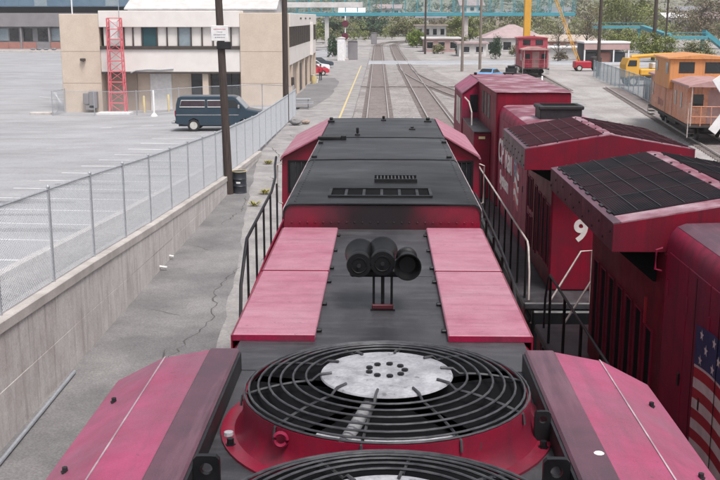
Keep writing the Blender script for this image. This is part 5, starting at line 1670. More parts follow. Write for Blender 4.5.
# ------------------------------------------------------------------ office building far left, lamps, boulders
O = thing('office_building', 'grey office block with blue glass upper storey at the far left', 'building', (-90, 260, -0.4), world=True)
OY = 255
wp('lower_wall', MB().box(-140, -62, OY + 1, OY + 25, -0.8, 4.6), 'roof_grey', O)
wp('concrete_band', MB().cbox(-141, -61, OY - 0.6, OY + 25, 4.62, 7.9, 0.05), 'garage_grey', O)
wp('recess_band', MB().box(-140, -62, OY + 0.6, OY + 25, 7.92, 9.4), 'black', O)
wp('upper_storey', MB().box(-140.5, -61.5, OY, OY + 25, 9.42, 16), 'garage_blue', O)
for k in range(22):
    x = -138 + 3.5 * k
    wp('pane', MB().box(x, x + 3.1, OY - 0.08, OY - 0.01, 9.6, 13.5), 'garage_blue' if k % 5 else 'galv_blue', O)
    wp('window', MB().box(x, x + (2.2 if k % 3 else 3.2), OY + 0.9, OY + 0.99, 1.2, 4.2), 'glass_dark' if k % 4 else 'galv_blue', O)
    if k % 2 == 0:
        wp('column', MB().box(x - 0.5, x - 0.1, OY - 0.3, OY + 0.98, -0.8, 4.6), 'garage_grey', O)
    wp('low_wall', MB().box(x - 0.05, x + 3.4, OY - 0.2, OY + 0.2, -0.8, 0.9), 'brick_far' if k % 5 else 'garage_grey', O)


def lamp_post(label, x, y, z, h, arm):
    t = thing('street_lamp', label, 'lamp', (x, y, z))
    part('pole', MB().tube([(0, 0, 0), (0, 0, h)], 0.16, 8, r1=0.10), 'white', t, True)
    part('arm', MB().tube([(0, 0, h - 1.0), (arm * 0.2, 0, h - 0.25), (arm * 0.6, 0, h + 0.35), (arm, 0, h + 0.45)], 0.09, 6), 'white', t, True)
    part('lamp_head', MB().cbox(arm - 0.2, arm + 1.1, -0.28, 0.28, h + 0.25, h + 0.55, 0.1), 'white', t)
    part('signal_box', MB().cbox(-0.5, 0.5, -0.4, 0.4, h * 0.28, h * 0.48, 0.06), 'white', t)


lamp_post('white curved street lamp in front of the far left office block', at(37, 44, z=-0.7).x * 0.93, 225, -0.6, 8.2, 3.4)
t = thing('flagpole', 'tall white pole rising behind the left end of the beige building', 'pole', (at(72, 10, Y=140).x, 140, -0.6))
part('shaft', MB().tube([(0, 0, 0), (0, 0, 15)], 0.11, 8, r1=0.09), 'white', t, True)
part('base', MB().cbox(-0.3, 0.3, -0.3, 0.3, 0, 0.4, 0.04), 'concrete_cap', t)
for i, px in enumerate((33, 39, 46, 54)):
    p = at(px, 50, z=-0.6)
    rock('boulder', ['leftmost of four dark boulders at the far edge of the lot', 'second of four dark boulders at the far edge of the lot', 'third of four dark boulders at the far edge of the lot', 'rightmost of four dark boulders at the far edge of the lot'][i], p.x, p.y, -0.72, 0.62, 'roof_grey', 20 + i, 'boulder')
struct('far_kerb', MB().cbox(-120, -50, 228, 229.5, -1, -0.3, 0.03), 'concrete_cap')


# ------------------------------------------------------------------ generic houses
def house(name, label, x, y, z, w, d, h, wm, rm, roof='gable', rh=2.0, win=3, cat='house', group=None, over=0.5, floors=1, rz=0.0):
    t = thing(name, label, cat, (x, y, z), rz, group)
    part('wall', MB().box(-w / 2, w / 2, -d / 2, d / 2, -1.0, h), wm, t)
    if roof == 'gable':
        part('roof', MB().prism([(-d / 2 - over, h - 0.1), (-d / 2 - over, h + 0.1), (0, h + rh + 0.12), (d / 2 + over, h + 0.1), (d / 2 + over, h - 0.1), (0, h + rh)], 'x', -w / 2 - over, w / 2 + over), rm, t)
        part('gable', MB().prism([(-d / 2, h - 0.01), (d / 2, h - 0.01), (0, h + rh - 0.05)], 'x', -w / 2, w / 2), wm, t)
    elif roof == 'hip':
        vs = [(-w / 2 - over, -d / 2 - over, h), (w / 2 + over, -d / 2 - over, h), (w / 2 + over, d / 2 + over, h), (-w / 2 - over, d / 2 + over, h), (-w / 2 + d * 0.45, 0, h + rh), (w / 2 - d * 0.45, 0, h + rh)]
        part('roof', MB().add(vs, [(0, 1, 5, 4), (1, 2, 5), (2, 3, 4, 5), (3, 0, 4), (0, 3, 2, 1)]), rm, t)
    else:
        part('roof', MB().cbox(-w / 2 - over, w / 2 + over, -d / 2 - over, d / 2 + over, h, h + 0.35, 0.03), rm, t)
    fh = h / floors
    for f in range(floors):
        for k in range(win):
            xx = -w / 2 + w * (k + 0.5) / win
            ww = min(1.5, w / win * 0.5)
            wd = part('window', MB().box(xx - ww / 2, xx + ww / 2, -d / 2 - 0.05, -d / 2 - 0.005, f * fh + fh * 0.38, f * fh + fh * 0.80), 'glass_dark', t)
            part('lintel', MB().box(xx - ww / 2 - 0.1, xx + ww / 2 + 0.1, -d / 2 - 0.07, -d / 2 - 0.006, f * fh + fh * 0.80, f * fh + fh * 0.86), 'house_white', wd)
            part('sill', MB().box(xx - ww / 2 - 0.1, xx + ww / 2 + 0.1, -d / 2 - 0.09, -d / 2 - 0.006, f * fh + fh * 0.33, f * fh + fh * 0.38), 'house_white', wd)
    return t


def px_house(name, label, x0, x1, ybase, Y, ytop, wm, rm, **k):
    """a house whose front stands at distance Y between two sight lines"""
    a, b, c = at(x0, ybase, Y=Y), at(x1, ybase, Y=Y), at(x0, ytop, Y=Y)
    d = k.pop('d', 8)
    return house(name, label, (a.x + b.x) / 2, Y + d / 2, a.z, b.x - a.x, d, max(2.2, c.z - a.z), wm, rm, **k)


px_house('warehouse', 'long white building with pale roof rising behind the beige building', 130, 275, 60, 175, 9, 'house_white', 'house_white', d=16, rh=3.0, win=8, cat='building')
px_house('shed', 'low pink and white building beyond the road left of the two poles', 424, 459, 54, 215, 39, 'house_pink', 'house_white', roof='flat', win=3, cat='building')
px_house('house', 'white building with a broad pink roof beyond the two poles', 484, 545, 57, 205, 38, 'house_white', 'roof_pink', roof='hip', rh=2.6, d=12, win=4, cat='building')
px_house('shed', 'white low building between the two poles and the far cab', 459, 486, 57, 190, 44, 'house_white', 'roof_pink', roof='flat', win=2, cat='building')
px_house('shed', 'white building behind the bright green bush', 416, 446, 40, 262, 26, 'house_white', 'house_tan', roof='flat', win=4, cat='building')
px_house('brick_building', 'long red brick building behind the thin yellow boom', 540, 594, 60, 195, 41, 'brick_far', 'house_tan', rh=1.0, d=10, win=5, cat='building')
px_house('shed', 'white boarded base building in front of the brick one', 546, 590, 61, 180, 53, 'house_white', 'roof_white', roof='flat', d=3, win=0, cat='building')
# open-fronted yard shed with white roof
q = thing('open_shed', 'open-fronted pink shed with white roof behind the blue-grey fence', 'shed', (34.8, 165, -0.2))
part('roof', MB().cbox(-3.6, 3.6, -3.2, 3.2, 3.05, 3.35, 0.05), 'roof_white', q)
part('fascia', MB().box(-3.5, 3.5, -3.1, -2.95, 2.1, 3.04), 'house_pink', q)
part('back_wall', MB().box(-3.5, 3.5, 2.6, 2.8, 0, 3.04), 'garage_grey', q)
for x in (-3.4, -1.2, 1.1, 3.4):
    part('post', MB().box(x - 0.1, x + 0.1, -3.05, -2.85, 0, 2.1), 'white', q)
for i, (x, mt) in enumerate(((-2.2, 'glass_dark'), (0.0, 'brick_far'), (2.2, 'car_dark'))):
    part('bay_fill', MB().cbox(x - 0.9, x + 0.9, -2.2, -0.8, 0, 1.7, 0.2), mt, q)


# ------------------------------------------------------------------ cabooses
def caboose(label, x, y, rz, body, bright, roofm, Lb, name='caboose', lettered=True):
    """local +y is away from the camera along its track; cupola amidships"""
    c = thing(name, label, 'caboose', (x, y, 0), rz)
    w = 1.5
    part('body', MB().cbox(-w, w, -Lb / 2, Lb / 2, 0.95, 3.05, 0.04), body, c)
    rf = part('roof', MB().prism([(-w - 0.12, 3.05), (-w - 0.1, 3.12), (-0.6, 3.36), (0.6, 3.36), (w + 0.1, 3.12), (w + 0.12, 3.05)], 'y', -Lb / 2 - 0.9, Lb / 2 + 0.9), roofm, c)
    part('roof_edge', MB().box(-w - 0.13, -w - 0.10, -Lb / 2 - 0.9, Lb / 2 + 0.9, 3.0, 3.10), roofm, rf)
    c0, c1 = -Lb * 0.12, Lb * 0.30
    cu = part('cupola', MB().cbox(-w - 0.25, w + 0.25, c0, c1, 2.55, 4.35, 0.05), bright, c)
    part('cupola_roof', MB().prism([(-w - 0.4, 4.33), (-w - 0.36, 4.40), (0, 4.58), (w + 0.36, 4.40), (w + 0.4, 4.33)], 'y', c0 - 0.15, c1 + 0.15), bright, c)
    for s in (-1, 1):
        for yy in (c0 + 0.35, c1 - 1.25):
            wd = part('cupola_window', MB().box(s * (w + 0.251), s * (w + 0.27), yy, yy + 0.9, 3.45, 4.1), 'glass_dark', cu)
        for yy in (c0 - 0.012, c1 + 0.002):
            part('cupola_window', MB().box(s * 0.3, s * 1.2, yy, yy + 0.01, 3.5, 4.15), 'glass_dark', cu)
        for yy in (-Lb * 0.36, -Lb * 0.22, Lb * 0.44):
            part('side_window', MB().box(s * (w + 0.001), s * (w + 0.02), yy - 0.22, yy + 0.22, 1.75, 2.6), 'glass_dark', c)
        part('side_door_seam', MB().box(s * (w + 0.001), s * (w + 0.01), -Lb * 0.14, -Lb * 0.135, 1.0, 3.0).box(s * (w + 0.001), s * (w + 0.01), Lb * 0.05, Lb * 0.055, 1.0, 2.5), 'underframe', c)
        part('side_sill', MB().box(s * (w - 0.1), s * (w + 0.03), -Lb / 2 - 0.8, Lb / 2 + 0.8, 0.82, 0.945), 'underframe', c)
    for e in (-1, 1):
        ye = e * Lb / 2
        part('platform', MB().box(-w, w, min(ye, ye + e * 0.85) + (0.001 if e > 0 else 0), max(ye, ye + e * 0.85), 0.86, 0.94), 'underframe', c)
        part('end_door', MB().box(-0.4, 0.4, ye - 0.015 if e < 0 else ye + 0.001, ye - 0.001 if e < 0 else ye + 0.015, 1.0, 2.85), 'underframe' if e > 0 else 'caboose_roof', c)
        part('end_window', MB().box(0.65, 1.2, ye - 0.015 if e < 0 else ye + 0.001, ye - 0.001 if e < 0 else ye + 0.015, 1.9, 2.6), 'glass_dark', c)
        part('end_window', MB().box(-1.2, -0.65, ye - 0.015 if e < 0 else ye + 0.001, ye - 0.001 if e < 0 else ye + 0.015, 1.9, 2.6), 'glass_dark', c)
        rl = MB()
        yr = ye + e * 0.8
        for x_ in (-1.42, -0.9, -0.35, 0.35, 0.9, 1.42):
            part('end_post', MB().tube([(x_, yr, 0.94), (x_, yr, 2.0 if abs(x_) < 1.2 else 3.05)], 0.028, 6), 'rail_pale' if abs(x_) > 1.2 else body, c)
        for z_ in (1.45, 2.0):
            part('end_rail', MB().tube([(-1.42, yr, z_), (1.42, yr, z_)], 0.028, 6), body, c)
        for s in (-1, 1):
            for k in range(3):
                part('step', MB().box(s * (w - 0.35), s * (w + 0.05), min(ye + e * 0.15, ye + e * 0.75), max(ye + e * 0.15, ye + e * 0.75), 0.30 + 0.22 * k, 0.33 + 0.22 * k), 'underframe', c)
            part('step_rail', MB().tube([(s * (w + 0.05), ye + e * 0.8, 0.3), (s * (w + 0.05), ye + e * 0.8, 1.8), (s * w, ye + e * 0.8, 2.2)], 0.025, 6), 'rail_pale', c)
        part('ladder', MB().tube([(0.95, yr, 0.9), (0.95, yr, 3.4)], 0.022, 5).tube([(1.3, yr, 0.9), (1.3, yr, 3.4)], 0.022, 5), 'rail_pale', c)
        tk = e * (Lb / 2 - 1.6)
        fr = MB()
        for s in (-1, 1):
            fr.cbox(s * 0.9, s * 1.06, tk - 1.3, tk + 1.3, 0.40, 0.68, 0.06)
            fr.cbox(s * 0.88, s * 1.08, tk - 0.3, tk + 0.3, 0.25, 0.8, 0.06)
        part('truck_frame', fr.box(-0.9, 0.9, tk - 0.2, tk + 0.2, 0.45, 0.85), 'underframe', c)
        for k in (-0.85, 0.85):
            wh = MB().tube([(-0.95, tk + k, 0.42), (0.95, tk + k, 0.42)], 0.07, 8)
            for s in (-1, 1):
                wh.lathe([(0.45, s * 0.68), (0.42, s * 0.70), (0.42, s * 0.81), (0.3, s * 0.82), (0.06, s * 0.82)], (0, tk + k, 0.42), 'x', 20)
            part('wheelset', wh, 'underframe', c, True)
    part('underframe', MB().box(-0.5, 0.5, -Lb / 2, Lb / 2, 0.55, 0.85).box(-1.2, 1.2, -1.4, 1.4, 0.45, 0.85), 'underframe', c)
    if lettered:
        # faint worn dark marks low on the side, as left of an old emblem
        for i, (ya, yb, za, zb) in enumerate(((3.5, 3.0, 1.25, 1.75), (2.9, 2.5, 1.3, 1.7), (2.4, 2.1, 1.2, 1.7), (1.9, 1.5, 1.3, 1.65))):
            part('worn_mark', MB().box(-w - 0.008, -w - 0.002, min(ya, yb), max(ya, yb), za, zb), 'brick_far', c)
        part('stack_pipe', MB().tube([(0.7, Lb * 0.46, 3.2), (0.7, Lb * 0.46, 3.9)], 0.09, 8), 'galv', c)
    return c


caboose('faded orange caboose with bright orange cupola at the right edge of the yard', 18.95, 63.2, R(-6.0), 'orange', 'orange_bright', 'caboose_roof', 13.0)
caboose('old red caboose standing end-on near the thick yellow mast', 18.1, 126.5, R(-2), 'caboose_red', 'caboose_red', 'caboose_roof', 9.0, lettered=False)

# ------------------------------------------------------------------ yard clutter on the right
cr = thing('crossed_sign', 'white crossed-board sign cut by the right picture edge near the orange caboose', 'sign', (12.6, 36.0, -0.18))
zc_ = at(722, 105, Y=36).z + 0.18
xx_ = at(733, 105, Y=36).x - 12.6
part('post', MB().tube([(xx_, 0.1, 0), (xx_, 0.1, zc_ + 0.9)], 0.06, 8), 'galv', cr, True)
for s in (-1, 1):
    bd = MB().cbox(-1.15, 1.15, -0.02, 0.02, -0.16, 0.16, 0.01)
    ca, sa = math.cos(R(55)), math.sin(R(55)) * s
    part('board', bd.map(lambda p: (xx_ + p.x * ca - p.z * sa, p.y + 0.025 * s, zc_ + p.x * sa + p.z * ca)), 'white', cr)

gf = thing('yard_fence', 'blue-grey yard fence running from the brown pole towards the orange caboose', 'fence', (23, 100, -0.18), world=True)
chain_fence(gf, [(25.2, 124, -0.18), (23.4, 100, -0.18), (21.9, 83, -0.18), (21.6, 80, -0.18)], 1.95, 3.0, 0.13, 0.0042, 0.045, 'galv_blue', 'galv_blue', False)
for k, yy in enumerate((80.4, 83.4, 86.4)):
    x_ = lerp_tab([(80, 21.6), (83, 21.9), (100, 23.4), (124, 25.2)], yy) + 0.12
    x2 = lerp_tab([(80, 21.6), (83, 21.9), (100, 23.4), (124, 25.2)], yy + 2.6) + 0.12
    part('panel', MB().add([(x_, yy, -0.1), (x2, yy + 2.6, -0.1), (x2, yy + 2.6, 1.7), (x_, yy, 1.7), (x_ + 0.04, yy, -0.1), (x2 + 0.04, yy + 2.6, -0.1), (x2 + 0.04, yy + 2.6, 1.7), (x_ + 0.04, yy, 1.7)], [(0, 1, 2, 3), (7, 6, 5, 4), (0, 4, 5, 1), (1, 5, 6, 2), (2, 6, 7, 3), (3, 7, 4, 0)]), 'galv_blue', gf)

ym = thing('crane_truck', 'yellow rail crane truck with a low boom behind the blue-grey fence', 'truck', (27.6, 108, -0.18), rz=R(4))
part('chassis', MB().cbox(-2.6, 3.6, -1.1, 1.1, 0.6, 1.1, 0.06), 'underframe', ym)
part('deck', MB().cbox(-1.2, 3.6, -1.15, 1.15, 1.1, 1.75, 0.1), 'yellow', ym)
cbx = part('cab', MB().prism([(-2.7, 0.9), (-2.7, 2.2), (-2.45, 2.85), (-1.35, 2.85), (-1.3, 0.9)], 'y', -1.1, 1.1), 'yellow', ym)
part('cab_window', MB().prism([(-2.55, 2.05), (-2.38, 2.65), (-1.6, 2.65), (-1.6, 2.05)], 'y', -1.13, 1.13), 'glass_dark', cbx)
part('boom', MB().tube([(-1.9, 0, 2.95), (0.5, 0, 3.12), (2.6, 0, 3.2), (3.3, 0, 2.9)], 0.2, 8), 'yellow', ym, True)
part('boom_post', MB().cbox(2.5, 3.1, -0.5, 0.5, 1.75, 3.1, 0.05), 'underframe', ym)
part('counterweight', MB().cbox(0.2, 1.4, -0.6, 0.6, 1.75, 2.35, 0.08), 'house_white', ym)
for x_ in (-1.9, 0.6, 2.6):
    for s in (-1, 1):
        wheel(ym, x_, s * 1.0, 0.5, 0.3, s)

mt_ = thing('mast', 'thick yellow mast rising behind the red caboose', 'mast', (at(526.5, 40, Y=134).x, 134, -0.18))
part('column', MB().cbox(-0.42, 0.42, -0.42, 0.42, 0, 13, 0.05), 'yellow', mt_)
part('collar', MB().cbox(-0.52, 0.52, -0.52, 0.52, 3.6, 3.9, 0.05), 'underframe', mt_)
part('base_plate', MB().cbox(-0.8, 0.8, -0.8, 0.8, 0, 0.25, 0.03), 'underframe', mt_)

bm_ = thing('crane', 'thin yellow lattice boom leaning left from a small red machine', 'crane', (at(580, 68, z=-0.18).x, 138, -0.18))
foot = at(579, 62, Y=138)
tip = at(554, -6, Y=138)
f0 = Vector((foot.x, 138, foot.z)) - Vector(bm_.location)
t0_ = Vector((tip.x, 138, tip.z)) - Vector(bm_.location)
for o in (-0.16, 0.16):
    part('boom_chord', MB().tube([f0 + Vector((o, 0, 0)), t0_ + Vector((o, 0, 0))], 0.06, 6), 'yellow', bm_)
for k in range(12):
    a, b = f0.lerp(t0_, k / 12), f0.lerp(t0_, (k + 1) / 12)
    s = 0.16 if k % 2 else -0.16
    part('boom_brace', MB().tube([a + Vector((s, 0, 0)), b - Vector((s, 0, 0))], 0.04, 5), 'yellow', bm_)
part('machine_body', MB().cbox(-2.4, -0.2, -0.9, 0.9, 0.4, 1.3, 0.1), 'flag_red', bm_)
part('machine_cab', MB().cbox(-0.1, 1.1, -0.9, 0.9, 0.4, 1.9, 0.12), 'underframe', bm_)
for x_ in (-1.8, 0.5):
    for s in (-1, 1):
        wheel(bm_, x_, s * 0.8, 0.42, 0.3, s)

bc = car('light blue car parked just beyond the far locomotive cab', at(490, 70, Y=115).x, 115, -0.18, R(62), 'car_sky')
del bc['group']
sb_ = thing('switch_box', 'black equipment box on legs left of the red caboose', 'box', (at(511, 75, Y=108).x, 108, -0.18))
part('cabinet', MB().cbox(-0.55, 0.55, -0.4, 0.4, 0.75, 1.85, 0.05), 'black_dusty', sb_)
part('lid', MB().cbox(-0.35, 0.35, -0.45, 0.45, 1.85, 2.05, 0.04), 'black', sb_)
for x_ in (-0.45, 0.45):
    for y_ in (-0.3, 0.3):
        part('leg', MB().box(x_ - 0.05, x_ + 0.05, y_ - 0.05, y_ + 0.05, 0, 0.75), 'galv', sb_)
hyd = thing('hydrant', 'yellow hydrant in front of the red caboose', 'hydrant', (at(528, 80, Y=104).x, 104, -0.18))
part('barrel', MB().lathe([(0.26, 0), (0.26, 0.08), (0.2, 0.1), (0.2, 0.7), (0.28, 0.74), (0.28, 0.8), (0.24, 0.95), (0.12, 1.08), (0.06, 1.1), (0.06, 1.2), (0, 1.2)], (0, 0, 0), 'z', 16), 'yellow', hyd, True)
part('outlet', MB().tube([(-0.36, 0, 0.55), (0.36, 0, 0.55)], 0.1, 10), 'yellow', hyd, True)
bollard('post', 'short white post right of the red caboose', at(542, 80, Y=104).x, 104, 1.2, 0.09, 'white')
bpy.data.objects[[o.name for o in bpy.data.objects if o.get('label') == 'short white post right of the red caboose'][0]].location.z = -0.18

# ------------------------------------------------------------------ crossing signal, cabinets
cs = thing('crossing_signal', 'railway crossing signal mast with dark red discs left of the track', 'signal', (-6.15, 170, -0.16))
part('mast', MB().tube([(0, 0, 0), (0, 0, 7.2)], 0.10, 8), 'white', cs, True)
for z_, dx in ((5.95, 0), (3.95, -0.05)):
    part('disc', MB().lathe([(0.0, -0.16), (0.5, -0.15), (0.56, -0.05), (0.56, 0.05), (0, 0.08)], (dx, -0.15, z_), 'y', 20), 'sign_red', cs, True)
part('arm', MB().tube([(-0.1, 0, 5.0), (2.4, 0, 5.0)], 0.06, 6), 'black_dusty', cs)
part('base', MB().cbox(-0.5, 0.5, -0.5, 0.5, 0, 0.35, 0.05), 'concrete_cap', cs)


def cabinet(name, label, px0, px1, py0, py1, Y, mt):
    a, b = at(px0, py1, Y=Y), at(px1, py0, Y=Y)
    t = thing(name, label, 'cabinet', ((a.x + b.x) / 2, Y, -0.16))
    w = (b.x - a.x) / 2
    h = b.z + 0.16
    bd = part('body', MB().cbox(-w, w, -0.9, 0.9, 0, h, 0.06), mt, t)
    part('roof', MB().prism([(-w - 0.1, h), (0, h + 0.2), (w + 0.1, h)], 'y', -1.0, 1.0), mt, t)
    part('door', MB().cbox(-w * 0.6, w * 0.6, -0.93, -0.901, 0.2, h - 0.3, 0.01), mt, t)


cabinet('signal_cabinet', 'white signal cabinet beside the crossing signal mast', 337.5, 345, 38, 60, 168, 'white')
cabinet('signal_cabinet', 'dark grey signal cabinet right of the crossing signal mast', 348, 357.5, 41, 55, 172, 'garage_grey')
cabinet('signal_cabinet', 'small dark cabinet on the near side of the far bend', 371, 377, 33, 41, 280, 'garage_grey')

# ------------------------------------------------------------------ teal footbridge
FB = thing('footbridge', 'teal pedestrian footbridge spanning the tracks in the distance', 'bridge', (0, 258, -0.2), world=True)
by = 258
part('deck', MB().cbox(-30, 47, by - 1.5, by + 1.5, 7.15, 7.75, 0.03), 'teal', FB)
part('edge_beam', MB().cbox(-30, 47, by - 1.62, by - 1.505, 7.2, 8.05, 0.02), 'teal', FB)
part('edge_beam', MB().cbox(-30, 47, by + 1.505, by + 1.62, 7.2, 8.05, 0.02), 'teal', FB)
for s, o in ((-1, by - 1.58), (1, by + 1.58)):
    part('top_rail', MB().box(-30, 47, o - 0.05, o + 0.05, 11.2, 11.35), 'teal', FB)
    for k in range(27):
        x = -30 + 77 * k / 26
        part('post', MB().box(x - 0.07, x + 0.07, o - 0.07, o + 0.07, 8.15, 11.4), 'teal', FB)
    mb = MB()
    for k in range(420):
        x = -30 + 77 * k / 420
        mb.box(x, x + 0.026, o - 0.02, o + 0.02, 8.15, 11.2)
    part('mesh_bars', mb, 'teal_light', FB, kind='stuff')
for x in (-13.9, 20.5, 45):
    part('column', MB().cbox(x - 0.5, x + 0.5, by - 0.6, by + 0.6, -0.2, 7.14, 0.06), 'house_white' if x < 0 else 'concrete_cap', FB)
ua, ub = at(300, 4.5, Y=240), at(362, 4.5, Y=240)
part('approach_beam', MB().cbox(ua.x - 6, ub.x, 246, 248.5, ua.z - 0.6, ua.z + 0.6, 0.05), 'house_white', FB)
# stepped landing spans coming down on the right
for (x0, x1, yy, py) in ((590, 642, 232, 27), (664, 706, 205, 37.5)):
    a, b = at(x0, py, Y=yy), at(x1, py, Y=yy)
    part('landing_span', MB().cbox(a.x, b.x, yy - 1.2, yy + 1.2, a.z - 0.35, a.z + 0.35, 0.03), 'teal_light', FB)
    part('landing_rail', MB().box(a.x, b.x, yy - 1.2, yy - 1.1, a.z + 0.9, a.z + 1.0), 'teal', FB)
    part('landing_column', MB().cbox(b.x - 0.9, b.x - 0.3, yy - 0.4, yy + 0.4, -0.2, a.z - 0.34, 0.03), 'teal', FB)
a, b = at(704, 35, Y=205), at(736, 60, Y=205)
part('stair_flight', MB().add([(a.x, 204, a.z), (a.x, 206.4, a.z), (b.x, 206.4, b.z), (b.x, 204, b.z), (a.x, 204, a.z + 1.0), (a.x, 206.4, a.z + 1.0), (b.x, 206.4, b.z + 1.0), (b.x, 204, b.z + 1.0)], [(0, 1, 2, 3), (7, 6, 5, 4), (0, 4, 5, 1), (1, 5, 6, 2), (2, 6, 7, 3), (3, 7, 4, 0)]), 'teal', FB)
a, b = at(640, 27, Y=225), at(668, 36.5, Y=207)
part('stair_flight', MB().add([(a.x, 225, a.z - 0.4), (a.x + 1.5, 227, a.z - 0.4), (b.x + 1.5, 209, b.z - 0.4), (b.x, 207, b.z - 0.4), (a.x, 225, a.z + 0.4), (a.x + 1.5, 227, a.z + 0.4), (b.x + 1.5, 209, b.z + 0.4), (b.x, 207, b.z + 0.4)], [(0, 1, 2, 3), (7, 6, 5, 4), (0, 4, 5, 1), (1, 5, 6, 2), (2, 6, 7, 3), (3, 7, 4, 0)]), 'teal', FB)


# ------------------------------------------------------------------ hillside, trees
def hill_z(x, y):
    t = max(0.0, y - 380)
    base = 0.11 * t + 0.00006 * t * t
    return -0.6 + base * (1 + 0.28 * math.sin(x / 90 + 0.4) * sm(t / 200)) + 4.0 * math.sin(x / 41 + y / 60) * sm(t / 150) + 2.5 * math.sin(x / 23 - y / 37) * sm(t / 150)


hx = [-900 + 30 * k for k in range(61)]
hyy = [372, 380, 400, 420, 450, 480, 520, 560, 610, 670, 740, 820, 920]
struct('hillside', grid(hx, hyy, hill_z), 'hill', True)


def foliage(mb, r, cx, cy, cz, rx, rz, n, leaf, clumps=14, low=-0.6):
    """leaf-sized faces in uneven clumps through the crown, loose twigs between them"""
    cl = []
    for _ in range(clumps):
        a = r.uniform(0, 2 * PI)
        w = r.uniform(-0.75, 1)
        k = r.random() ** 0.5
        q = math.sqrt(max(0, 1 - w * w))
        cl.append((cx + math.cos(a) * q * rx * k * 0.9, cy + math.sin(a) * q * rx * k * 0.9, cz + w * rz * k * 0.9, r.uniform(0.14, 0.34)))
    V, Fc = mb.v, mb.f
    g, u = r.gauss, r.uniform
    for _ in range(n):
        x, y, z, s = cl[int(r.random() * clumps)]
        x += g(0, 0.5) * rx * s
        y += g(0, 0.5) * rx * s
        z += g(0, 0.45) * rz * s
        a1, a2 = u(0, 2 * PI), u(-1.2, 1.2)
        l1, l2 = leaf * u(0.5, 1.2), leaf * u(0.3, 0.8)
        ax, ay, az = math.cos(a1) * math.cos(a2) * l1, math.sin(a1) * math.cos(a2) * l1, math.sin(a2) * l1
        b1 = a1 + PI / 2 + u(-0.6, 0.6)
        bx, by_, bz_ = math.cos(b1) * l2, math.sin(b1) * l2, u(-0.6, 0.6) * l2
        o = len(V)
        V += [(x - ax, y - ay, z - az), (x + bx, y + by_, z + bz_), (x + ax, y + ay, z + az), (x - bx, y - by_, z - bz_)]
        Fc.append((o, o + 1, o + 2, o + 3))
    return mb


def tree(label, x, y, z, h, rx, leafm, seed, n=4000, leaf=0.16, trunk=0.3, name='tree', bare=False, group='trees beyond the tracks', cat='tree', clumps=34):
    r = random.Random(seed)
    t = thing(name, label, cat, (x, y, z), group=group)
    th = h * trunk
    tk = MB().tube([(0, 0, -0.3), (r.uniform(-.1, .1), 0, th * 0.6), (r.uniform(-.2, .2), 0.1, th), (r.uniform(-.3, .3), 0.1, h * 0.8)], 0.016 * h + 0.05, 8, r1=0.04)
    part('trunk', tk, 'bark', t, True)
    for k in range(12 if not bare else 26):
        a = r.uniform(0, 2 * PI)
        z0 = r.uniform(th * 0.5, h * 0.75)
        l = rx * r.uniform(0.45, 0.95)
        e = Vector((math.cos(a) * l, math.sin(a) * l, min(h * 0.97, z0 + l * r.uniform(0.4, 1.2))))
        part('limb', MB().tube([(0, 0.05, z0), (e.x * 0.5, e.y * 0.5, z0 + (e.z - z0) * 0.6), e], 0.005 * h + 0.015, 5, r1=0.015), 'bark', t)
    cz = (th + h) / 2 if trunk > 0.06 else h * 0.42
    part('crown', foliage(MB(), r, 0, 0, cz, rx, (h - th) * 0.55, n, leaf, clumps), leafm, t, kind='stuff')
    return t


def px_tree(label, x0, x1, ytop, Y, leafm, seed, **k):
    a, b, c = at(x0, ytop, Y=Y), at(x1, ytop, Y=Y), at((x0 + x1) / 2, ytop, Y=Y)
    zg = k.pop('zg', -0.18)
    return tree(label, c.x, Y, zg, c.z - zg, (b.x - a.x) / 2, leafm, seed, **k)


BU = dict(trunk=0.04, name='bush', cat='bush', clumps=46)
px_tree('olive green tree over the bend of the tracks', 384, 428, 15, 300, 'leaf_olive', 1, n=6500, leaf=0.26, trunk=0.15)
px_tree('bright green bush by the track bend', 405, 428, 26, 248, 'leaf_bright', 2, n=5000, leaf=0.20, **BU)
px_tree('green tree behind the left one of the two poles', 442, 484, 14, 275, 'leaf_spring', 3, n=6500, leaf=0.24, trunk=0.12)
px_tree('small dark bush between the two poles and the pink roof', 490, 504, 33, 178, 'leaf_dark', 4, n=2500, leaf=0.14, **BU)
px_tree('leafy tree above the pink roof', 496, 550, 4, 330, 'leaf_olive', 5, n=6000, leaf=0.32, trunk=0.15)
px_tree('thin bare brown tree right of the red caboose', 545, 574, 16, 165, 'leaf_brown', 6, n=900, leaf=0.10, bare=True, trunk=0.25)
px_tree('brown twiggy tree beside the brown pole', 572, 606, 4, 175, 'leaf_brown', 7, n=2600, leaf=0.12, bare=True, trunk=0.2)
px_tree('tall olive tree above the open white-roofed shed', 592, 664, -10, 262, 'leaf_spring', 8, n=9000, leaf=0.26, trunk=0.12, clumps=60)
px_tree('yellow-green shrub behind the open white-roofed shed', 596, 648, 26, 215, 'leaf_spring', 9, n=7000, leaf=0.20, **BU)
px_tree('yellow-green shrub left of the bridge stairs above the orange caboose', 636, 682, 29, 165, 'leaf_spring', 10, n=7000, leaf=0.16, **BU)
px_tree('yellow-green shrub under the bridge stairs above the orange caboose', 672, 716, 38, 150, 'leaf_olive', 14, n=6000, leaf=0.15, **BU)
px_tree('brownish tree behind the bridge stairs at the right edge', 668, 745, -4, 240, 'leaf_brown', 11, n=8000, leaf=0.24, trunk=0.1, clumps=60)
px_tree('dark green tree behind the white footbridge column', 312, 350, 18, 320, 'leaf_dark', 12, n=5000, leaf=0.30, trunk=0.1)
px_tree('dark green tree right of the crossing signal', 348, 390, 12, 350, 'leaf_dark', 13, n=6000, leaf=0.32, trunk=0.1)
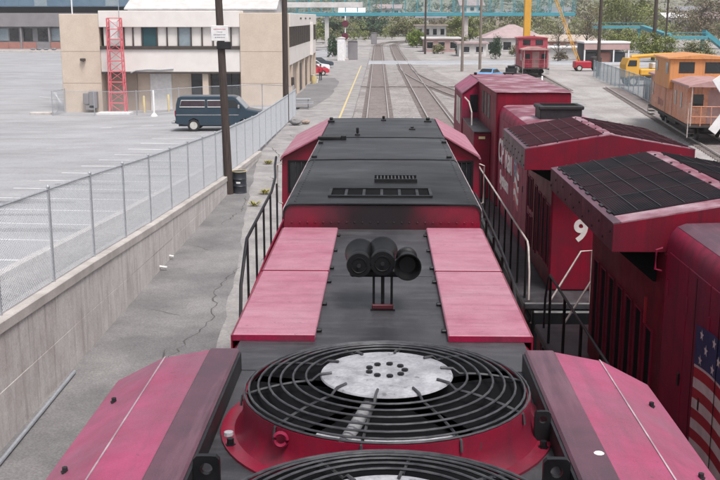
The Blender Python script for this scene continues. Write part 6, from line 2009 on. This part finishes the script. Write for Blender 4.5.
px_tree('brown leafless tree between the bright green bush and the poles', 422, 456, 17, 315, 'leaf_brown', 15, n=3500, leaf=0.24, trunk=0.15, bare=True)
px_tree('low dark shrub at the foot of the white signal cabinet', 326, 340, 34, 185, 'leaf_dark', 16, n=2500, leaf=0.16, **BU)
px_tree('low olive shrub behind the low pink building', 448, 472, 30, 228, 'leaf_olive', 17, n=3500, leaf=0.18, **BU)
px_tree('low brown shrub behind the brick building', 552, 592, 30, 222, 'leaf_brown', 18, n=4500, leaf=0.18, **BU)

px_tree('ragged olive shrub in front of the low pink building', 431, 446, 43, 205, 'leaf_olive', 41, n=2200, leaf=0.13, **BU)
px_tree('small dark shrub at the right end of the low pink building', 455, 463, 41, 196, 'leaf_dark', 42, n=1500, leaf=0.12, **BU)
px_tree('low olive shrub below the broad pink roof', 508, 523, 43, 192, 'leaf_olive', 43, n=2000, leaf=0.13, **BU)
px_tree('ragged brown shrub at the foot of the yellow boom', 552, 570, 50, 172, 'leaf_brown', 44, n=1800, leaf=0.12, **BU)

# houses on the slope
r = random.Random(21)
cols = [('house_white', 'roof_grey'), ('house_tan', 'roof_pink'), ('house_white', 'roof_pink'), ('house_tan', 'roof_grey'), ('garage_grey', 'roof_white')]
desc = [(312, 405, 0), (352, 415, 4), (388, 432, 2), (432, 410, 0), (470, 440, 2), (512, 418, 3), (556, 430, 0), (672, 405, 4), (690, 440, 0), (716, 415, 1)]
spot = ['above the white footbridge column', 'above the crossing signal', 'over the bend of the tracks', 'above the bright green bush', 'above the two poles', 'left of the yellow mast', 'between the yellow mast and the brown pole', 'right of the thick dark pole', 'above the bridge stairs', 'at the right picture edge']
cn = {'house_white': 'white', 'house_tan': 'tan', 'garage_grey': 'grey'}
rn = {'roof_grey': 'grey', 'roof_pink': 'pink', 'roof_white': 'white'}
for i, (px, Y, ci) in enumerate(desc):
    x = at(px, 10, Y=Y).x
    wm, rm = cols[ci]
    house('house', '%s hillside house with %s roof %s' % (cn[wm], rn[rm], spot[i]), x, Y, hill_z(x, Y), r.uniform(9, 13), 8, r.uniform(3.2, 5), wm, rm, rh=r.uniform(1.6, 2.4), win=3, group='houses on the hillside', rz=r.uniform(-0.3, 0.3))

# the wood behind the yard and on the slope reads as one mass
for nm, lab, mt_w, seed, cnt, y0_, y1_, lf, nq in (('distant_wood', 'olive scrub and trees covering the distant hillside', 'leaf_olive', 33, 330, 385, 560, 0.40, 190),
                                  ('distant_scrub', 'brown leafless scrub between the trees on the distant hillside', 'leaf_brown', 34, 260, 385, 560, 0.40, 170),
                                  ('tree_belt', 'belt of fresh green trees behind the footbridge', 'leaf_spring', 35, 84, 290, 385, 0.26, 520),
                                  ('tree_belt', 'belt of duller olive trees behind the footbridge', 'leaf_olive', 36, 60, 300, 390, 0.26, 520)):
    wood = MB()
    r = random.Random(seed)
    for _ in range(cnt):
        Y = r.uniform(y0_, y1_)
        x = r.uniform(-0.36, 0.42) * Y
        if y0_ < 390:
            x = r.uniform(-0.10, 0.37) * Y
            if abs(x - (t1(min(Y, 340)) + 2)) < 9 and Y < 350:
                continue
        h = r.uniform(3.5, 9)
        zz = hill_z(x, Y) if Y > 375 else -0.3
        foliage(wood, r, x, Y, zz + h * 0.42, h * r.uniform(0.4, 0.75), h * 0.5, nq, lf, 10)
    o = part(nm, wood, mt_w)
    o['kind'] = 'stuff'
    o['label'] = lab
    o['category'] = 'wood'

# ------------------------------------------------------------------ light haze over the whole place
hz = part('haze', MB().box(-1520, 1520, -320, 1620, -6.0, 118.0), 'white')
hm = bpy.data.materials.new('haze')
hm.use_nodes = True
hn = hm.node_tree
hn.nodes.remove(hn.nodes['Principled BSDF'])
pv = hn.nodes.new('ShaderNodeVolumePrincipled')
pv.inputs['Color'].default_value = (0.93, 0.95, 1.0, 1)
pv.inputs['Density'].default_value = 0.00025
pv.inputs['Anisotropy'].default_value = 0.0
hn.links.new(pv.outputs[0], hn.nodes['Material Output'].inputs['Volume'])
hz.data.materials.clear()
hz.data.materials.append(hm)
hz['kind'] = 'stuff'
